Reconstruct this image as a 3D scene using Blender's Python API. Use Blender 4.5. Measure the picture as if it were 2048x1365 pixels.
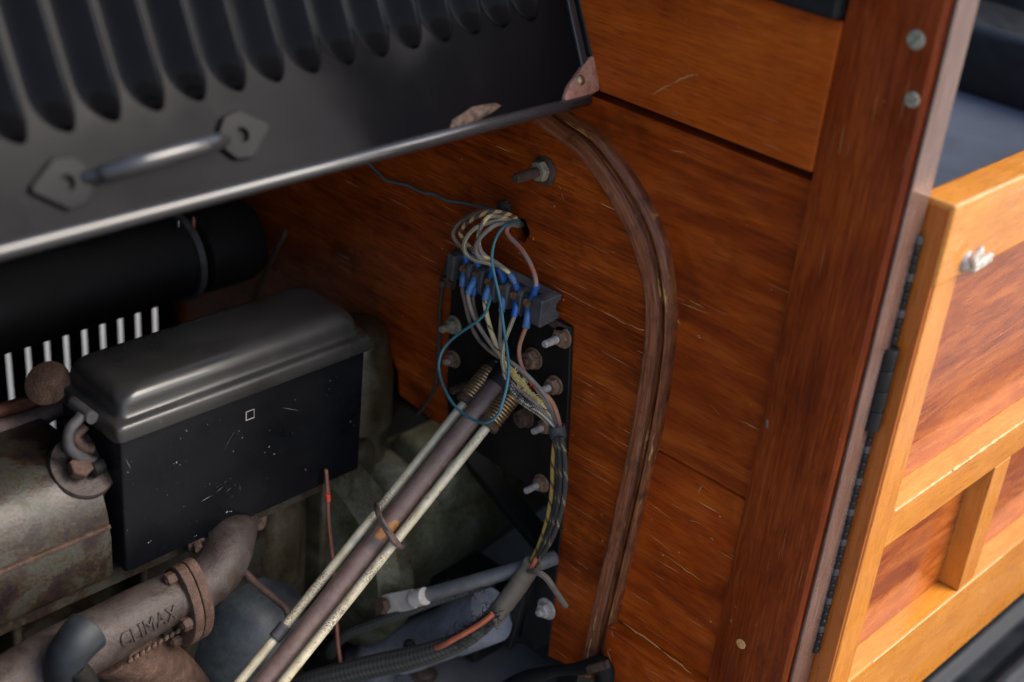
import bpy, bmesh, math, random
import numpy as np
from mathutils import Vector, Matrix, Quaternion
random.seed(7)
rng = np.random.default_rng(7)
scene = bpy.context.scene
for o in list(bpy.data.objects):
    bpy.data.objects.remove(o)
COL = scene.collection

# ------------------------------------------------------------------ camera
YAW, TILT, ROLL = math.radians(-48.6), math.radians(61.7), math.radians(6.1)
ROT = Matrix.Rotation(YAW, 3, 'Z') @ Matrix.Rotation(TILT, 3, 'X') @ Matrix.Rotation(ROLL, 3, 'Z')
MR = np.array(ROT)
FPX = 50 / 36 * 2048
def ray(px, py):
    return MR @ np.array([(px - 1024) / FPX, -(py - 682.5) / FPX, -1.0])
CAM = np.array([0, 0, .85]) - ray(1020, 650) * 1.2
cd = bpy.data.cameras.new('camera'); cam = bpy.data.objects.new('camera', cd); COL.objects.link(cam)
cam.matrix_world = Matrix.Translation(Vector(CAM)) @ ROT.to_4x4()
cd.lens = 50; cd.sensor_width = 36; cd.clip_start = .02; cd.clip_end = 400
cd.dof.use_dof = True; cd.dof.focus_distance = 1.125; cd.dof.aperture_fstop = 3.6; cd.dof.aperture_blades = 9
scene.camera = cam
# ------------------------------------------------------------------ sky and sun
SUN_DIR = Vector((.42, -.60, .72)).normalized()      # towards the sun
el = math.asin(SUN_DIR.z); az = math.atan2(SUN_DIR.x, SUN_DIR.y)
world = bpy.data.worlds.new('World'); scene.world = world; world.use_nodes = True
wn = world.node_tree
sky = wn.nodes.new('ShaderNodeTexSky'); sky.sky_type = 'NISHITA'; sky.sun_disc = False
sky.sun_elevation = el; sky.sun_rotation = az; sky.air_density = 1.0; sky.dust_density = 3.0; sky.ozone_density = 1.0
bg = wn.nodes['Background']; bg.inputs['Strength'].default_value = .15
wn.links.new(sky.outputs[0], bg.inputs['Color'])
sl = bpy.data.lights.new('sun', 'SUN'); sl.energy = 1.55; sl.angle = math.radians(36); sl.color = (1, .95, .87)
so = bpy.data.objects.new('sun', sl); COL.objects.link(so)
so.rotation_euler = SUN_DIR.to_track_quat('Z', 'Y').to_euler()
scene.view_settings.view_transform = 'Standard'; scene.view_settings.look = 'None'
scene.view_settings.gamma = 1; scene.view_settings.exposure = 1.1
scene.render.engine = 'CYCLES'

# ------------------------------------------------------------------ places on real planes (pixel of the photo -> metre)
def UX(px, py, x=0.0):
    r = ray(px, py); return CAM + r * (x - CAM[0]) / r[0]
def UY(px, py, y):
    r = ray(px, py); return CAM + r * (y - CAM[1]) / r[1]
def UZ(px, py, z):
    r = ray(px, py); return CAM + r * (z - CAM[2]) / r[2]
def UP(px, py, p0, n):
    r = ray(px, py); n = np.array(n, float); return CAM + r * np.dot(np.array(p0) - CAM, n) / np.dot(r, n)
def V(*a): return np.array(a, float)
def unit(v): v = np.array(v, float); return v / np.linalg.norm(v)

# ------------------------------------------------------------------ node helpers
class NT:
    def __init__(s, name):
        s.m = bpy.data.materials.new(name); s.m.use_nodes = True; s.t = s.m.node_tree
        s.b = s.t.nodes['Principled BSDF']; s.pos = None
    def n(s, t, **k):
        x = s.t.nodes.new(t)
        for a, v in k.items(): setattr(x, a, v)
        return x
    def l(s, a, b): s.t.links.new(a, b)
    def put(s, sock, v):
        if isinstance(v, bpy.types.NodeSocket): s.l(v, sock)
        elif isinstance(v, tuple) and len(v) == 3 and sock.type == 'RGBA': sock.default_value = (*v, 1)
        else: sock.default_value = v
    def P(s):
        if s.pos is None: s.pos = s.n('ShaderNodeNewGeometry')
        return s.pos.outputs['Position']
    def obj(s): return s.n('ShaderNodeTexCoord').outputs['Object']
    def uv(s): return s.n('ShaderNodeUVMap').outputs['UV']
    def map(s, v, scale=(1, 1, 1), loc=(0, 0, 0), rot=(0, 0, 0)):
        x = s.n('ShaderNodeMapping'); s.l(v, x.inputs['Vector'])
        x.inputs['Scale'].default_value = scale; x.inputs['Location'].default_value = loc; x.inputs['Rotation'].default_value = rot
        return x.outputs[0]
    def noise(s, v, scale=1, detail=4, rough=.55, dist=0):
        x = s.n('ShaderNodeTexNoise'); s.l(v, x.inputs['Vector'])
        x.inputs['Scale'].default_value = scale; x.inputs['Detail'].default_value = detail
        x.inputs['Roughness'].default_value = rough; x.inputs['Distortion'].default_value = dist
        return x.outputs['Fac']
    def vor(s, v, scale=1, feature='F1'):
        x = s.n('ShaderNodeTexVoronoi', feature=feature); s.l(v, x.inputs['Vector']); x.inputs['Scale'].default_value = scale
        return x.outputs['Distance']
    def ramp(s, f, stops):
        x = s.n('ShaderNodeValToRGB'); s.l(f, x.inputs[0]); cr = x.color_ramp
        while len(cr.elements) < len(stops): cr.elements.new(.5)
        for e, (p, c) in zip(cr.elements, stops):
            e.position = p; e.color = (*c, 1) if isinstance(c, tuple) else (c, c, c, 1)
        return x.outputs[0]
    def mix(s, f, a, b, mode='MIX'):
        x = s.n('ShaderNodeMix', data_type='RGBA', blend_type=mode)
        s.put(x.inputs[0], f); s.put(x.inputs[6], a); s.put(x.inputs[7], b); return x.outputs[2]
    def math(s, op, a, b=0.0, c=0.0, clamp=False):
        x = s.n('ShaderNodeMath', operation=op, use_clamp=clamp); s.put(x.inputs[0], a); s.put(x.inputs[1], b); s.put(x.inputs[2], c); return x.outputs[0]
    def rng(s, f, a, b, c=0.0, d=1.0):
        x = s.n('ShaderNodeMapRange'); s.l(f, x.inputs[0])
        for i, v in enumerate((a, b, c, d)): x.inputs[i + 1].default_value = v
        return x.outputs[0]
    def sep(s, v):
        x = s.n('ShaderNodeSeparateXYZ'); s.l(v, x.inputs[0]); return x.outputs
    def bump(s, h, strength=.3, dist=.001):
        x = s.n('ShaderNodeBump'); s.l(h, x.inputs['Height']); x.inputs['Strength'].default_value = strength; x.inputs['Distance'].default_value = dist
        s.l(x.outputs[0], s.b.inputs['Normal']); return x
    def col(s, v): s.put(s.b.inputs['Base Color'], v)
    def rough(s, v): s.put(s.b.inputs['Roughness'], v)
    def metal(s, v): s.put(s.b.inputs['Metallic'], v)
    def coat(s, w, r): s.put(s.b.inputs['Coat Weight'], w); s.put(s.b.inputs['Coat Roughness'], r)

def wood(name, axis, dark, mid, light, rough=.38, scratch=.5, coat=.25, flame=0.0, seed=0.0, wear=.3, coatr=.22, figs=1.0, scr=(.78, .45, .2)):
    s = NT(name); p = s.P()
    def sc(al, ac):
        return tuple(al if 'XYZ'[i] == axis else ac for i in range(3))
    big = s.noise(s.map(p, sc(5, 38 * figs), (seed, seed * 1.7, seed * .6)), 1, 5, .6, 1.2)
    fine = s.noise(s.map(p, sc(26, 560), (seed, 3, 1)), 1, 5, .7, .25)
    mot = s.noise(s.map(p, sc(9, 16), (seed * 2, 5, 1)), 1, 3, .5, .5)
    if flame:
        fl = s.noise(s.map(p, sc(2.6, 17), (seed * 1.3, 2, seed)), 1, 4, .55, 1.6)
        ring = s.math('SINE', s.math('MULTIPLY', fl, 42.0)); ring = s.rng(ring, -1, 1)
        f = s.math('ADD', s.math('MULTIPLY', ring, flame), s.math('MULTIPLY', big, 1 - flame))
        f = s.math('ADD', s.math('MULTIPLY', f, .75), s.math('MULTIPLY', fine, .25))
    else:
        f = s.math('ADD', s.math('MULTIPLY', big, .38), s.math('MULTIPLY', fine, .62))
    f = s.math('ADD', s.math('MULTIPLY', f, .75), s.math('MULTIPLY', mot, .25))
    c = s.ramp(f, [(.37, dark), (.5, mid), (.62, light)])
    pores = s.noise(s.map(p, sc(55, 1500), (1, seed, 2)), 1, 2, .5)
    c = s.mix(s.rng(pores, .56, .70, 0, .55), c, tuple(x * .3 for x in dark))
    # pale scratches along and across the grain, in patches
    patch = s.noise(s.map(p, (9, 9, 9), (seed, 9, 4)), 1, 2)
    s1 = s.noise(s.map(p, sc(17, 620), (seed, 7, 8)), 1, 1.5, .5, .25)
    m1 = s.math('MULTIPLY', s.rng(s1, .70, .74), s.rng(patch, .40, .6, 0, scratch))
    s2 = s.noise(s.map(p, (160, 160, 160), (seed, 2, 5), (.6, .4, .2)), 1, 2)
    m2 = s.math('MULTIPLY', s.rng(s2, .75, .775), scratch * .8)
    c = s.mix(s.math('MAXIMUM', m1, m2), c, scr)
    # dirt blotches of their own shape
    d = s.noise(s.map(p, (14, 14, 14), (seed + 3, 1, 4)), 1, 5, .65)
    c = s.mix(s.rng(d, .56, .74, 0, wear), c, (dark[0] * .25, dark[1] * .28, dark[2] * .4))
    s.col(c)
    dust = s.noise(s.map(p, (30, 30, 30)), 1, 4, .6)
    s.rough(s.rng(dust, .3, .7, rough - .09, rough + .14))
    s.coat(coat, coatr)
    s.b.inputs['Specular IOR Level'].default_value = .22 if coat < .3 else .5
    h = s.math('SUBTRACT', s.math('ADD', s.math('MULTIPLY', fine, .6), big), s.math('MULTIPLY', m1, .8))
    s.bump(h, .28, .0008)
    return s.m

def paint(name, base, rough=.35, dust=(.16, .13, .10), dustamt=.3, chips=.0, coat=.0, scale=1.0, bump=.08, seed=0., spec=.5):
    s = NT(name); p = s.P()
    n1 = s.noise(s.map(p, (18 * scale,) * 3, (seed, 0, 0)), 1, 6, .62)
    n2 = s.noise(s.map(p, (140 * scale,) * 3, (0, seed, 0)), 1, 4, .6)
    nz = s.sep(s.pos.outputs['Normal'])[2]
    up = s.rng(nz, -.2, 1, .25, 1)
    dm = s.math('MULTIPLY', s.math('MULTIPLY', s.rng(n1, .36, .72), up), dustamt)
    dm = s.math('ADD', dm, s.math('MULTIPLY', s.rng(n2, .58, .75), dustamt * .4), clamp=True)
    c = s.mix(dm, base, dust)
    if chips:
        v = s.noise(s.map(p, (330 * scale,) * 3, (seed, 1, 1)), 1, 2.5, .5)
        vv = s.noise(s.map(p, (36 * scale,) * 3, (seed, 4, 1)), 1, 2, .5)
        cm = s.math('MULTIPLY', s.rng(v, .735, .765), s.rng(vv, .42, .6, 0, chips * .55))
        c = s.mix(cm, c, (.55, .53, .5))
    s.col(c); s.rough(s.math('ADD', s.rng(n1, .3, .7, rough - .06, rough + .1), s.math('MULTIPLY', dm, .4)))
    s.b.inputs['Specular IOR Level'].default_value = spec
    if coat: s.coat(coat, .12)
    s.bump(s.math('ADD', s.math('MULTIPLY', n2, .5), n1), bump, .002)
    return s.m

def mottled(name, stops, scale=1.0, rough=.6, metal=.4, bump=.35, seed=0., grime=.5):
    s = NT(name); p = s.P()
    n1 = s.noise(s.map(p, (26 * scale,) * 3, (seed, 2, 0)), 1, 8, .72, .5)
    n2 = s.noise(s.map(p, (380 * scale ** .5,) * 3, (0, seed, 0)), 1, 3, .65)
    n3 = s.noise(s.map(p, (48 * scale,) * 3, (seed, seed, 3)), 1, 5, .65)
    f = s.math('ADD', s.math('MULTIPLY', n1, .70), s.math('MULTIPLY', n2, .30))
    c = s.ramp(f, stops)
    c = s.mix(s.rng(n3, .5, .72, 0, grime), c, (.018, .014, .012))
    s.col(c); s.metal(s.rng(n3, .35, .65, metal, metal * .3)); s.rough(s.rng(n1, .3, .7, rough - .12, rough + .12))
    s.bump(s.math('ADD', s.math('MULTIPLY', n2, .5), n3), min(1, bump * 1.7), .002)
    return s.m

def plain(name, c, rough=.5, metal=0., var=.25, scale=200., bump=.1, coat=0.):
    s = NT(name); p = s.P()
    n = s.noise(s.map(p, (scale,) * 3), 1, 4, .6)
    s.col(s.mix(s.rng(n, .3, .7, 0, 1), tuple(x * (1 - var) for x in c), tuple(min(1, x * (1 + var)) for x in c)))
    s.rough(s.rng(n, .3, .7, rough - .07, rough + .07)); s.metal(metal)
    if bump: s.bump(n, bump, .0006)
    if coat: s.coat(coat, .2)
    return s.m

def braid(name, base, second, tracer=None, tper=.012, n=5, pitch=.0022, dirt=.45, rough=.75, tw=.35, glossy=False):
    """cotton-braided wire: diamond weave in u (round) and v (metres along), a coloured tracer at intervals, grime"""
    s = NT(name); u, v = s.sep(s.uv())[0], s.sep(s.uv())[1]
    a = s.math('MULTIPLY', u, 2 * math.pi * n); b = s.math('MULTIPLY', v, 2 * math.pi / pitch)
    w = s.math('MULTIPLY', s.math('SINE', s.math('ADD', a, b)), s.math('SINE', s.math('SUBTRACT', a, b)))
    w = s.rng(w, -1, 1)
    c = s.mix(s.rng(w, .35, .65), second, base)
    p = s.P()
    if tracer:
        # a tracer thread spirals round the wire
        t = s.math('FRACT', s.math('ADD', u, s.math('DIVIDE', v, tper)))
        wob = s.noise(s.map(p, (500,) * 3), 1, 2)
        m = s.rng(s.math('ADD', s.math('PINGPONG', t, .5), s.math('MULTIPLY', s.math('SUBTRACT', wob, .5), .25)), tw * .5, tw * .5 + .06, 1, 0)
        c = s.mix(m, c, tracer)
    d = s.noise(s.map(p, (110,) * 3), 1, 5, .65)
    c = s.mix(s.rng(d, .42, .68, 0, dirt), c, (.05, .038, .03))
    s.col(c); s.rough(rough)
    s.bump(s.math('ADD', w, s.math('MULTIPLY', d, .6)), .5, .0004)
    return s.m

M = {}
# wood of the body
M['ply'] = wood('varnished plywood', 'Y', (.090, .012, .002), (.285, .046, .004), (.48, .100, .009), .40, .9, .12, 0, 0, .8)
M['board'] = wood('varnished board', 'Y', (.23, .035, .004), (.37, .064, .005), (.49, .100, .009), .38, .22, .12, 0, 11, .45)
M['panel'] = wood('varnished body panel', 'Y', (.16, .022, .003), (.28, .043, .004), (.40, .078, .008), .38, .35, .12, .10, 23, .6)
M['lowpanel'] = wood('varnished lower panel', 'Y', (.17, .022, .003), (.34, .050, .004), (.47, .088, .008), .36, .95, .12, .1, 31, .5)
M['post'] = wood('varnished door post', 'Z', (.10, .013, .002), (.215, .032, .004), (.33, .062, .008), .40, .35, .15, 0, 5, .55, .25)
M['doorwood'] = wood('golden door frame wood', 'X', (.50, .165, .018), (.60, .22, .026), (.68, .28, .042), .25, .3, .7, 0, 3, .10, .08, .6, (.9, .78, .55))
M['doorstile'] = wood('golden door stile wood', 'Z', (.50, .165, .018), (.60, .215, .027), (.68, .27, .042), .25, .15, .7, 0, 13, .08, .08, .6, (.9, .78, .55))
M['dooredge'] = wood('door edge wood', 'Z', (.34, .075, .006), (.45, .11, .009), (.52, .145, .014), .3, .1, .5, 0, 8, .12, .2)
M['doorpanel'] = wood('figured door panel', 'X', (.20, .036, .007), (.33, .074, .012), (.44, .12, .020), .25, .4, .6, .2, 41, .12, .08)
def grainuv(name, dark, mid, light, rough, pale, amt):
    s = NT(name); uvv = s.uv(); p = s.P()
    g1 = s.noise(s.map(uvv, (9, 14, 1)), 1, 5, .65, .4); g2 = s.noise(s.map(uvv, (26, 40, 1)), 1, 4, .7)
    mt = s.noise(s.map(p, (60, 60, 60)), 1, 5, .65); pw = s.noise(s.map(uvv, (5, 22, 1), (3, 1, 0)), 1, 4, .7)
    f = s.math('ADD', s.math('MULTIPLY', g1, .5), s.math('MULTIPLY', g2, .5))
    c = s.ramp(f, [(.36, dark), (.5, mid), (.64, light)])
    c = s.mix(s.rng(mt, .52, .72, 0, .6), c, tuple(x * .25 for x in dark))
    c = s.mix(s.rng(pw, .60, .68, 0, amt), c, pale)
    s.col(c); s.rough(s.rng(mt, .3, .7, rough - .1, rough + .15)); s.b.inputs['Specular IOR Level'].default_value = .3; s.bump(s.math('ADD', g2, pw), .35, .0008)
    return s.m
M['moulding'] = grainuv('worn moulding', (.12, .028, .010), (.255, .080, .034), (.38, .165, .088), .34, (.50, .29, .16), .5)
M['ridge'] = grainuv('moulding ridge', (.06, .014, .005), (.15, .042, .014), (.30, .10, .03), .34, (.60, .30, .10), .7)
# metals and paints
M['bonnet'] = paint('bonnet black paint', (.004, .004, .005), .12, (.022, .020, .019), .18, 0, .0, .5, .02, 2, .07)
M['bonnetedge'] = paint('bonnet edge paint', (.02, .02, .022), .13, (.08, .07, .065), .25, 0, .30, .5, .02, 3)
M['bonnetlug'] = paint('handle lug paint', (.008, .008, .009), .15, (.04, .034, .03), .2, .1, .0, .5, .02, 5, .10)
M['blackmetal'] = paint('black enamel', (.009, .009, .010), .38, (.08, .068, .055), .3, .25, 0, 1, .1, 0, .28)
M['plate'] = paint('black steel plate', (.007, .006, .006), .5, (.06, .042, .03), .3, .1, 0, 1.2, .15, 4, .3)
M['boxlid'] = paint('box lid enamel', (.020, .0195, .019), .25, (.055, .052, .049), .80, .2, .35, .6, .02, 6)
M['boxbody'] = paint('box body black', (.003, .0035, .005), .30, (.06, .06, .065), .12, 1.0, .0, 1.0, .16, 8, .22)
M['deepblack'] = paint('deep black', (.005, .005, .005), .6, (.03, .025, .022), .35, 0, 0, 1, .1, 9, .25)  # near black, faintly browner in noise patches
M['rust'] = mottled('rusty iron', [(.36, (.045, .022, .014)), (.5, (.085, .045, .030)), (.62, (.14, .08, .055))], 3, .7, .25, .4)
M['rustdark'] = mottled('dark rusty iron', [(.36, (.045, .024, .018)), (.5, (.085, .048, .036)), (.64, (.14, .085, .06))], 3, .65, .3, .4, 3)
M['head'] = mottled('mottled head casting', [(.36, (.010, .005, .008)), (.43, (.020, .012, .013)), (.48, (.030, .019, .009)), (.52, (.044, .036, .028)), (.555, (.040, .046, .040)), (.59, (.034, .027, .008)), (.66, (.052, .022, .010))], 1, .42, .25, .16, 5, .6)
M['manifold'] = mottled('manifold casting', [(.36, (.026, .015, .012)), (.47, (.050, .034, .028)), (.56, (.072, .058, .054)), (.66, (.085, .045, .030))], 1.5, .55, .4, .3, 8, .35)
M['casting'] = mottled('olive oily casting', [(.36, (.022, .015, .008)), (.47, (.045, .033, .016)), (.56, (.070, .056, .032)), (.66, (.095, .095, .075))], .9, .36, .3, .09, 12, .4)
M['gearcast'] = mottled('greenish gearbox casting', [(.36, (.05, .042, .022)), (.47, (.10, .09, .05)), (.56, (.15, .15, .10)), (.66, (.24, .25, .20))], .9, .36, .3, .09, 14, .45)
M['bluecast'] = mottled('blue grey casting', [(.34, (.026, .027, .032)), (.5, (.048, .055, .062)), (.60, (.072, .088, .09)), (.70, (.095, .055, .035))], 1.2, .45, .2, .09, 15, .5)
M['motor'] = mottled('blue grey motor paint', [(.34, (.16, .165, .19)), (.5, (.27, .28, .32)), (.66, (.38, .36, .37))], 1.5, .5, .1, .2, 18, .35)
M['tube'] = mottled('brown column tube', [(.36, (.115, .068, .055)), (.5, (.17, .108, .09)), (.66, (.215, .145, .122))], 4, .5, .1, .08, 21, .2)
M['zinc'] = plain('dull zinc', (.50, .45, .40), .5, .35, .3, 260)
M['steel'] = plain('grey steel', (.28, .26, .24), .42, .8, .3, 200)
M['brass'] = plain('brass rivet', (.34, .27, .15), .4, .9, .2, 300)
M['spring'] = plain('bronzed spring wire', (.46, .30, .16), .34, .75, .3, 300)
M['nutrust'] = mottled('rusty nut', [(.36, (.13, .065, .035)), (.5, (.25, .14, .085)), (.64, (.36, .23, .15))], 5, .65, .3, .4, 24, .25)
M['nutpale'] = mottled('pale oxidised nut', [(.36, (.16, .13, .085)), (.5, (.30, .26, .18)), (.64, (.42, .38, .28))], 5, .6, .3, .4, 27, .2)
M['screw'] = plain('tarnished brass screw', (.30, .155, .085), .45, .35, .4, 400)
M['leather'] = mottled('copper brown leather', [(.34, (.16, .05, .03)), (.48, (.36, .15, .095)), (.62, (.47, .25, .17))], 3, .55, .0, .3, 31, .35)
M['bakelite'] = paint('dusty bakelite', (.035, .036, .040), .55, (.30, .28, .26), .55, .55, 0, 2.2, .25, 12)
M['sleeve'] = plain('blue plastic sleeve', (.018, .105, .38), .33, 0, .3, 120, .05)
M['sleevedusty'] = plain('dusty blue plastic sleeve', (.06, .16, .36), .5, 0, .35, 160, .05)
M['teal'] = plain('teal wire insulation', (.050, .17, .205), .38, 0, .3, 90, .03)
M['rubber'] = plain('grey rubber', (.055, .052, .055), .6, 0, .35, 150, .15)
M['rubberbrown'] = plain('perished brown rubber', (.12, .078, .065), .65, 0, .3, 250, .2)
M['copperlug'] = plain('tinned lug', (.70, .63, .55), .38, .25, .15, 120, .05)
M['cable'] = plain('grey battery cable', (.125, .12, .12), .45, 0, .25, 90, .08)
M['frayyellow'] = plain('frayed yellow cotton', (.66, .52, .20), .9, 0, .3, 400, .2)
M['red'] = plain('red insulation', (.62, .06, .04), .5, 0, .3, 400)
M['orangewire'] = braid('orange cotton wire', (.62, .16, .07), (.36, .08, .04), None, n=3, pitch=.004, dirt=.3)
M['darkfibre'] = plain('dark frayed fibre', (.03, .028, .026), .9, 0, .4, 300)
M['stain'] = plain('amber resin', (.34, .145, .03), .4, 0, .3, 200)
M['copperpipe'] = mottled('copper pipe', [(.36, (.07, .025, .015)), (.5, (.15, .055, .03)), (.66, (.22, .10, .06))], 3, .45, .6, .2, 33, .3)
M['ground'] = plain('pale concrete', (.23, .215, .19), .8, 0, .12, 6, .2)
M['blackcloth'] = plain('black leather trim', (.014, .014, .015), .5, 0, .3, 60, .1)

def fabric():
    s = NT('blue woven cloth'); p = s.P()
    w = s.noise(s.map(p, (900, 900, 900)), 1, 2); b = s.noise(s.map(p, (16,) * 3), 1, 4)
    f = s.math('ADD', s.math('MULTIPLY', w, .5), s.math('MULTIPLY', b, .5))
    s.col(s.ramp(f, [(.35, (.016, .021, .034)), (.65, (.042, .053, .078))])); s.rough(.85); s.bump(w, .5, .001)
    s.b.inputs['Sheen Weight'].default_value = .15; s.b.inputs['Sheen Tint'].default_value = (.5, .6, .9, 1)
    return s.m
M['fabric'] = fabric()
def rodmat():
    s = NT('cream plated rod'); p = s.P(); u, v = s.sep(s.uv())[0], s.sep(s.uv())[1]
    n = s.noise(s.map(p, (55,) * 3), 1, 5, .6); n2 = s.noise(s.map(p, (260,) * 3), 1, 3, .6); n3 = s.noise(s.map(p, (900,) * 3), 1, 2)
    c = s.mix(s.rng(n, .35, .65), (.46, .385, .245), (.66, .585, .41))
    c = s.mix(s.rng(n2, .62, .68, 0, .85), c, (.40, .15, .03))
    big = s.noise(s.map(p, (16,) * 3, (4, 1, 2)), 1, 2)
    c = s.mix(s.math('MULTIPLY', s.rng(n3, .48, .6), s.rng(big, .50, .60)), c, (.10, .085, .065))
    c = s.mix(s.math('MULTIPLY', s.rng(n3, .65, .71), .5), c, (.12, .09, .06))
    s.col(c); s.rough(s.rng(n, .3, .7, .34, .5)); s.metal(.12); s.bump(n2, .2, .0006)
    return s.m
M['rod'] = rodmat()
M['w_grey'] = braid('grey cotton wire', (0.367, 0.300, 0.251), (0.199, 0.158, 0.126), None, dirt=.45)
M['w_brown'] = braid('brown grey cotton wire', (0.310, 0.224, 0.164), (0.163, 0.112, 0.082), None, dirt=.5)
M['w_blacktan'] = braid('black wire with tan tracer', (0.147, 0.120, 0.084), (0.061, 0.054, 0.042), (0.759, 0.432, 0.190), .011, dirt=.35, tw=.42)
M['w_creamgrey'] = braid('cream and grey braid', (0.557, 0.481, 0.302), (0.133, 0.124, 0.097), None, n=3, pitch=.0016, dirt=.3)
M['w_cream'] = braid('cream cotton wire', (0.727, 0.575, 0.310), (0.563, 0.425, 0.214), (0.117, 0.086, 0.053), .021, dirt=.2, tw=.10)
M['w_greyyellow'] = braid('grey wire with yellow tracer', (0.371, 0.308, 0.247), (0.200, 0.168, 0.130), (0.828, 0.644, 0.260), .02, dirt=.3, tw=.25)
M['w_pink'] = braid('grey pink wire with red tracer', (0.451, 0.312, 0.266), (0.265, 0.182, 0.151), (0.729, 0.169, 0.097), .021, dirt=.35, tw=.22)
M['w_copper'] = braid('copper brown cotton wire', (0.551, 0.264, 0.145), (0.330, 0.144, 0.084), None, n=4, pitch=.0018, dirt=.3)
M['w_speck'] = braid('black and white speckled wire', (.50, .46, .38), (.045, .04, .038), None, n=2, pitch=.003, dirt=.35)
M['w_black'] = braid('black wire with cream flecks', (.050, .044, .038), (.020, .018, .016), (.24, .18, .10), .023, dirt=.55, tw=.07)
M['w_dark'] = braid('dark wire', (.045, .038, .032), (.022, .019, .016), None, dirt=.4)
M['w_yellow'] = braid('yellow cotton wire', (.55, .35, .07), (.34, .20, .035), (.08, .05, .03), .017, dirt=.25, tw=.15)
M['w_wrap'] = braid('grey brown tape binding', (0.214, 0.175, 0.130), (0.107, 0.084, 0.065), None, n=1, pitch=.0035, dirt=.4)
M['w_loom'] = braid('black braided loom', (.075, .074, .064), (.026, .026, .024), None, n=5, pitch=.009, dirt=.5)
M['w_redbrown'] = braid('red brown wire', (.32, .12, .075), (.18, .07, .045), None, n=2, pitch=.004, dirt=.35)

# ------------------------------------------------------------------ object helpers
WL = {}
def thing(name, label, cat, loc=(0, 0, 0), group=None):
    o = bpy.data.objects.new(name, None); COL.objects.link(o); o.empty_display_size = .02
    o.location = Vector(loc); WL[o] = V(*loc)
    o['label'] = label; o['category'] = cat
    if group: o['group'] = group
    return o
def tag(o, label, cat, group=None):
    o['label'] = label; o['category'] = cat
    if group: o['group'] = group
    return o
def link(name, me, mat, parent, loc):
    o = bpy.data.objects.new(name, me); COL.objects.link(o)
    if mat is not None and not me.materials: me.materials.append(M[mat] if isinstance(mat, str) else mat)
    WL[o] = V(*loc)
    if parent is not None:
        o.parent = parent; o.location = Vector(V(*loc) - WL[parent])
    else: o.location = Vector(loc)
    return o
def smooth_by_angle(me, ang=35):
    bm = bmesh.new(); bm.from_mesh(me)
    for f in bm.faces: f.smooth = True
    lim = math.radians(ang)
    for e in bm.edges:
        if len(e.link_faces) == 2: e.smooth = e.calc_face_angle(0) < lim
        else: e.smooth = False
    bm.to_mesh(me); bm.free()
def mk(name, vf, mat, parent=None, smooth=None, loc=None, uv=None):
    """vf = (world vertices, faces) or a bmesh in world space"""
    me = bpy.data.meshes.new(name)
    if isinstance(vf, bmesh.types.BMesh):
        vf.to_mesh(me); vf.free(); vs = np.array([v.co[:] for v in me.vertices])
    else:
        vs = np.array([tuple(v) for v in vf[0]], float); me.from_pydata([tuple(v) for v in vs], [], [tuple(f) for f in vf[1]])
    if loc is None:
        loc = (vs.min(0) + vs.max(0)) / 2
        if parent is None: loc[2] = vs[:, 2].min()
    me.vertices.foreach_set('co', (vs - np.array(loc)).ravel())
    if uv is not None:
        l = me.uv_layers.new(name='UVMap')
        l.data.foreach_set('uv', np.array([uv[lp.vertex_index] if not callable(uv) else uv(lp) for lp in me.loops], float).ravel())
    me.update()
    bm = bmesh.new(); bm.from_mesh(me); bmesh.ops.recalc_face_normals(bm, faces=bm.faces); bm.to_mesh(me); bm.free()
    if smooth: smooth_by_angle(me, smooth)
    return link(name, me, mat, parent, loc)
def bm_add(bm, verts, faces):
    bv = [bm.verts.new(Vector(v)) for v in verts]
    for f in faces:
        try: bm.faces.new([bv[i] for i in f])
        except ValueError: pass
    return bv
BOXF = [(0, 1, 3, 2), (4, 6, 7, 5), (0, 4, 5, 1), (2, 3, 7, 6), (0, 2, 6, 4), (1, 5, 7, 3)]
def box(lo, hi, bevel=0., seg=2, rot=None, piv=None):
    lo, hi = V(*lo), V(*hi); lo, hi = np.minimum(lo, hi), np.maximum(lo, hi)
    vs = [V((lo, hi)[i][0], (lo, hi)[j][1], (lo, hi)[k][2]) for i in (0, 1) for j in (0, 1) for k in (0, 1)]
    bm = bmesh.new(); bm_add(bm, vs, BOXF)
    if bevel: bmesh.ops.bevel(bm, geom=bm.edges[:], offset=bevel, segments=seg, profile=.5, affect='EDGES')
    if rot is not None:
        c = V(*piv) if piv is not None else (lo + hi) / 2
        R = Matrix(np.array(rot).tolist())
        for v in bm.verts: v.co = Vector(c) + R @ (v.co - Vector(c))
    return bm
def obox(c, ax, ay, az, bevel=0., seg=2):
    """box from centre and three half-extent vectors"""
    bm = bmesh.new()
    vs = [V(*c) + i * V(*ax) + j * V(*ay) + k * V(*az) for i in (-1, 1) for j in (-1, 1) for k in (-1, 1)]
    bm_add(bm, vs, BOXF)
    if bevel: bmesh.ops.bevel(bm, geom=bm.edges[:], offset=bevel, segments=seg, profile=.5, affect='EDGES')
    return bm
def prism(poly, off, bevel=0., seg=2):
    """polygon of 3D points pushed along off"""
    bm = bmesh.new(); n = len(poly); off = V(*off)
    a = [bm.verts.new(Vector(p)) for p in poly]; b = [bm.verts.new(Vector(V(*p) + off)) for p in poly]
    bm.faces.new(a); bm.faces.new(b[::-1])
    for i in range(n): bm.faces.new((a[i], b[i], b[(i + 1) % n], a[(i + 1) % n]))
    bmesh.ops.recalc_face_normals(bm, faces=bm.faces)
    if bevel: bmesh.ops.bevel(bm, geom=bm.edges[:], offset=bevel, segments=seg, profile=.5, affect='EDGES')
    return bm
def frame(axis):
    a = unit(axis); h = V(0, 0, 1) if abs(a[2]) < .9 else V(1, 0, 0)
    u = unit(np.cross(h, a)); return a, u, np.cross(a, u)
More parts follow.
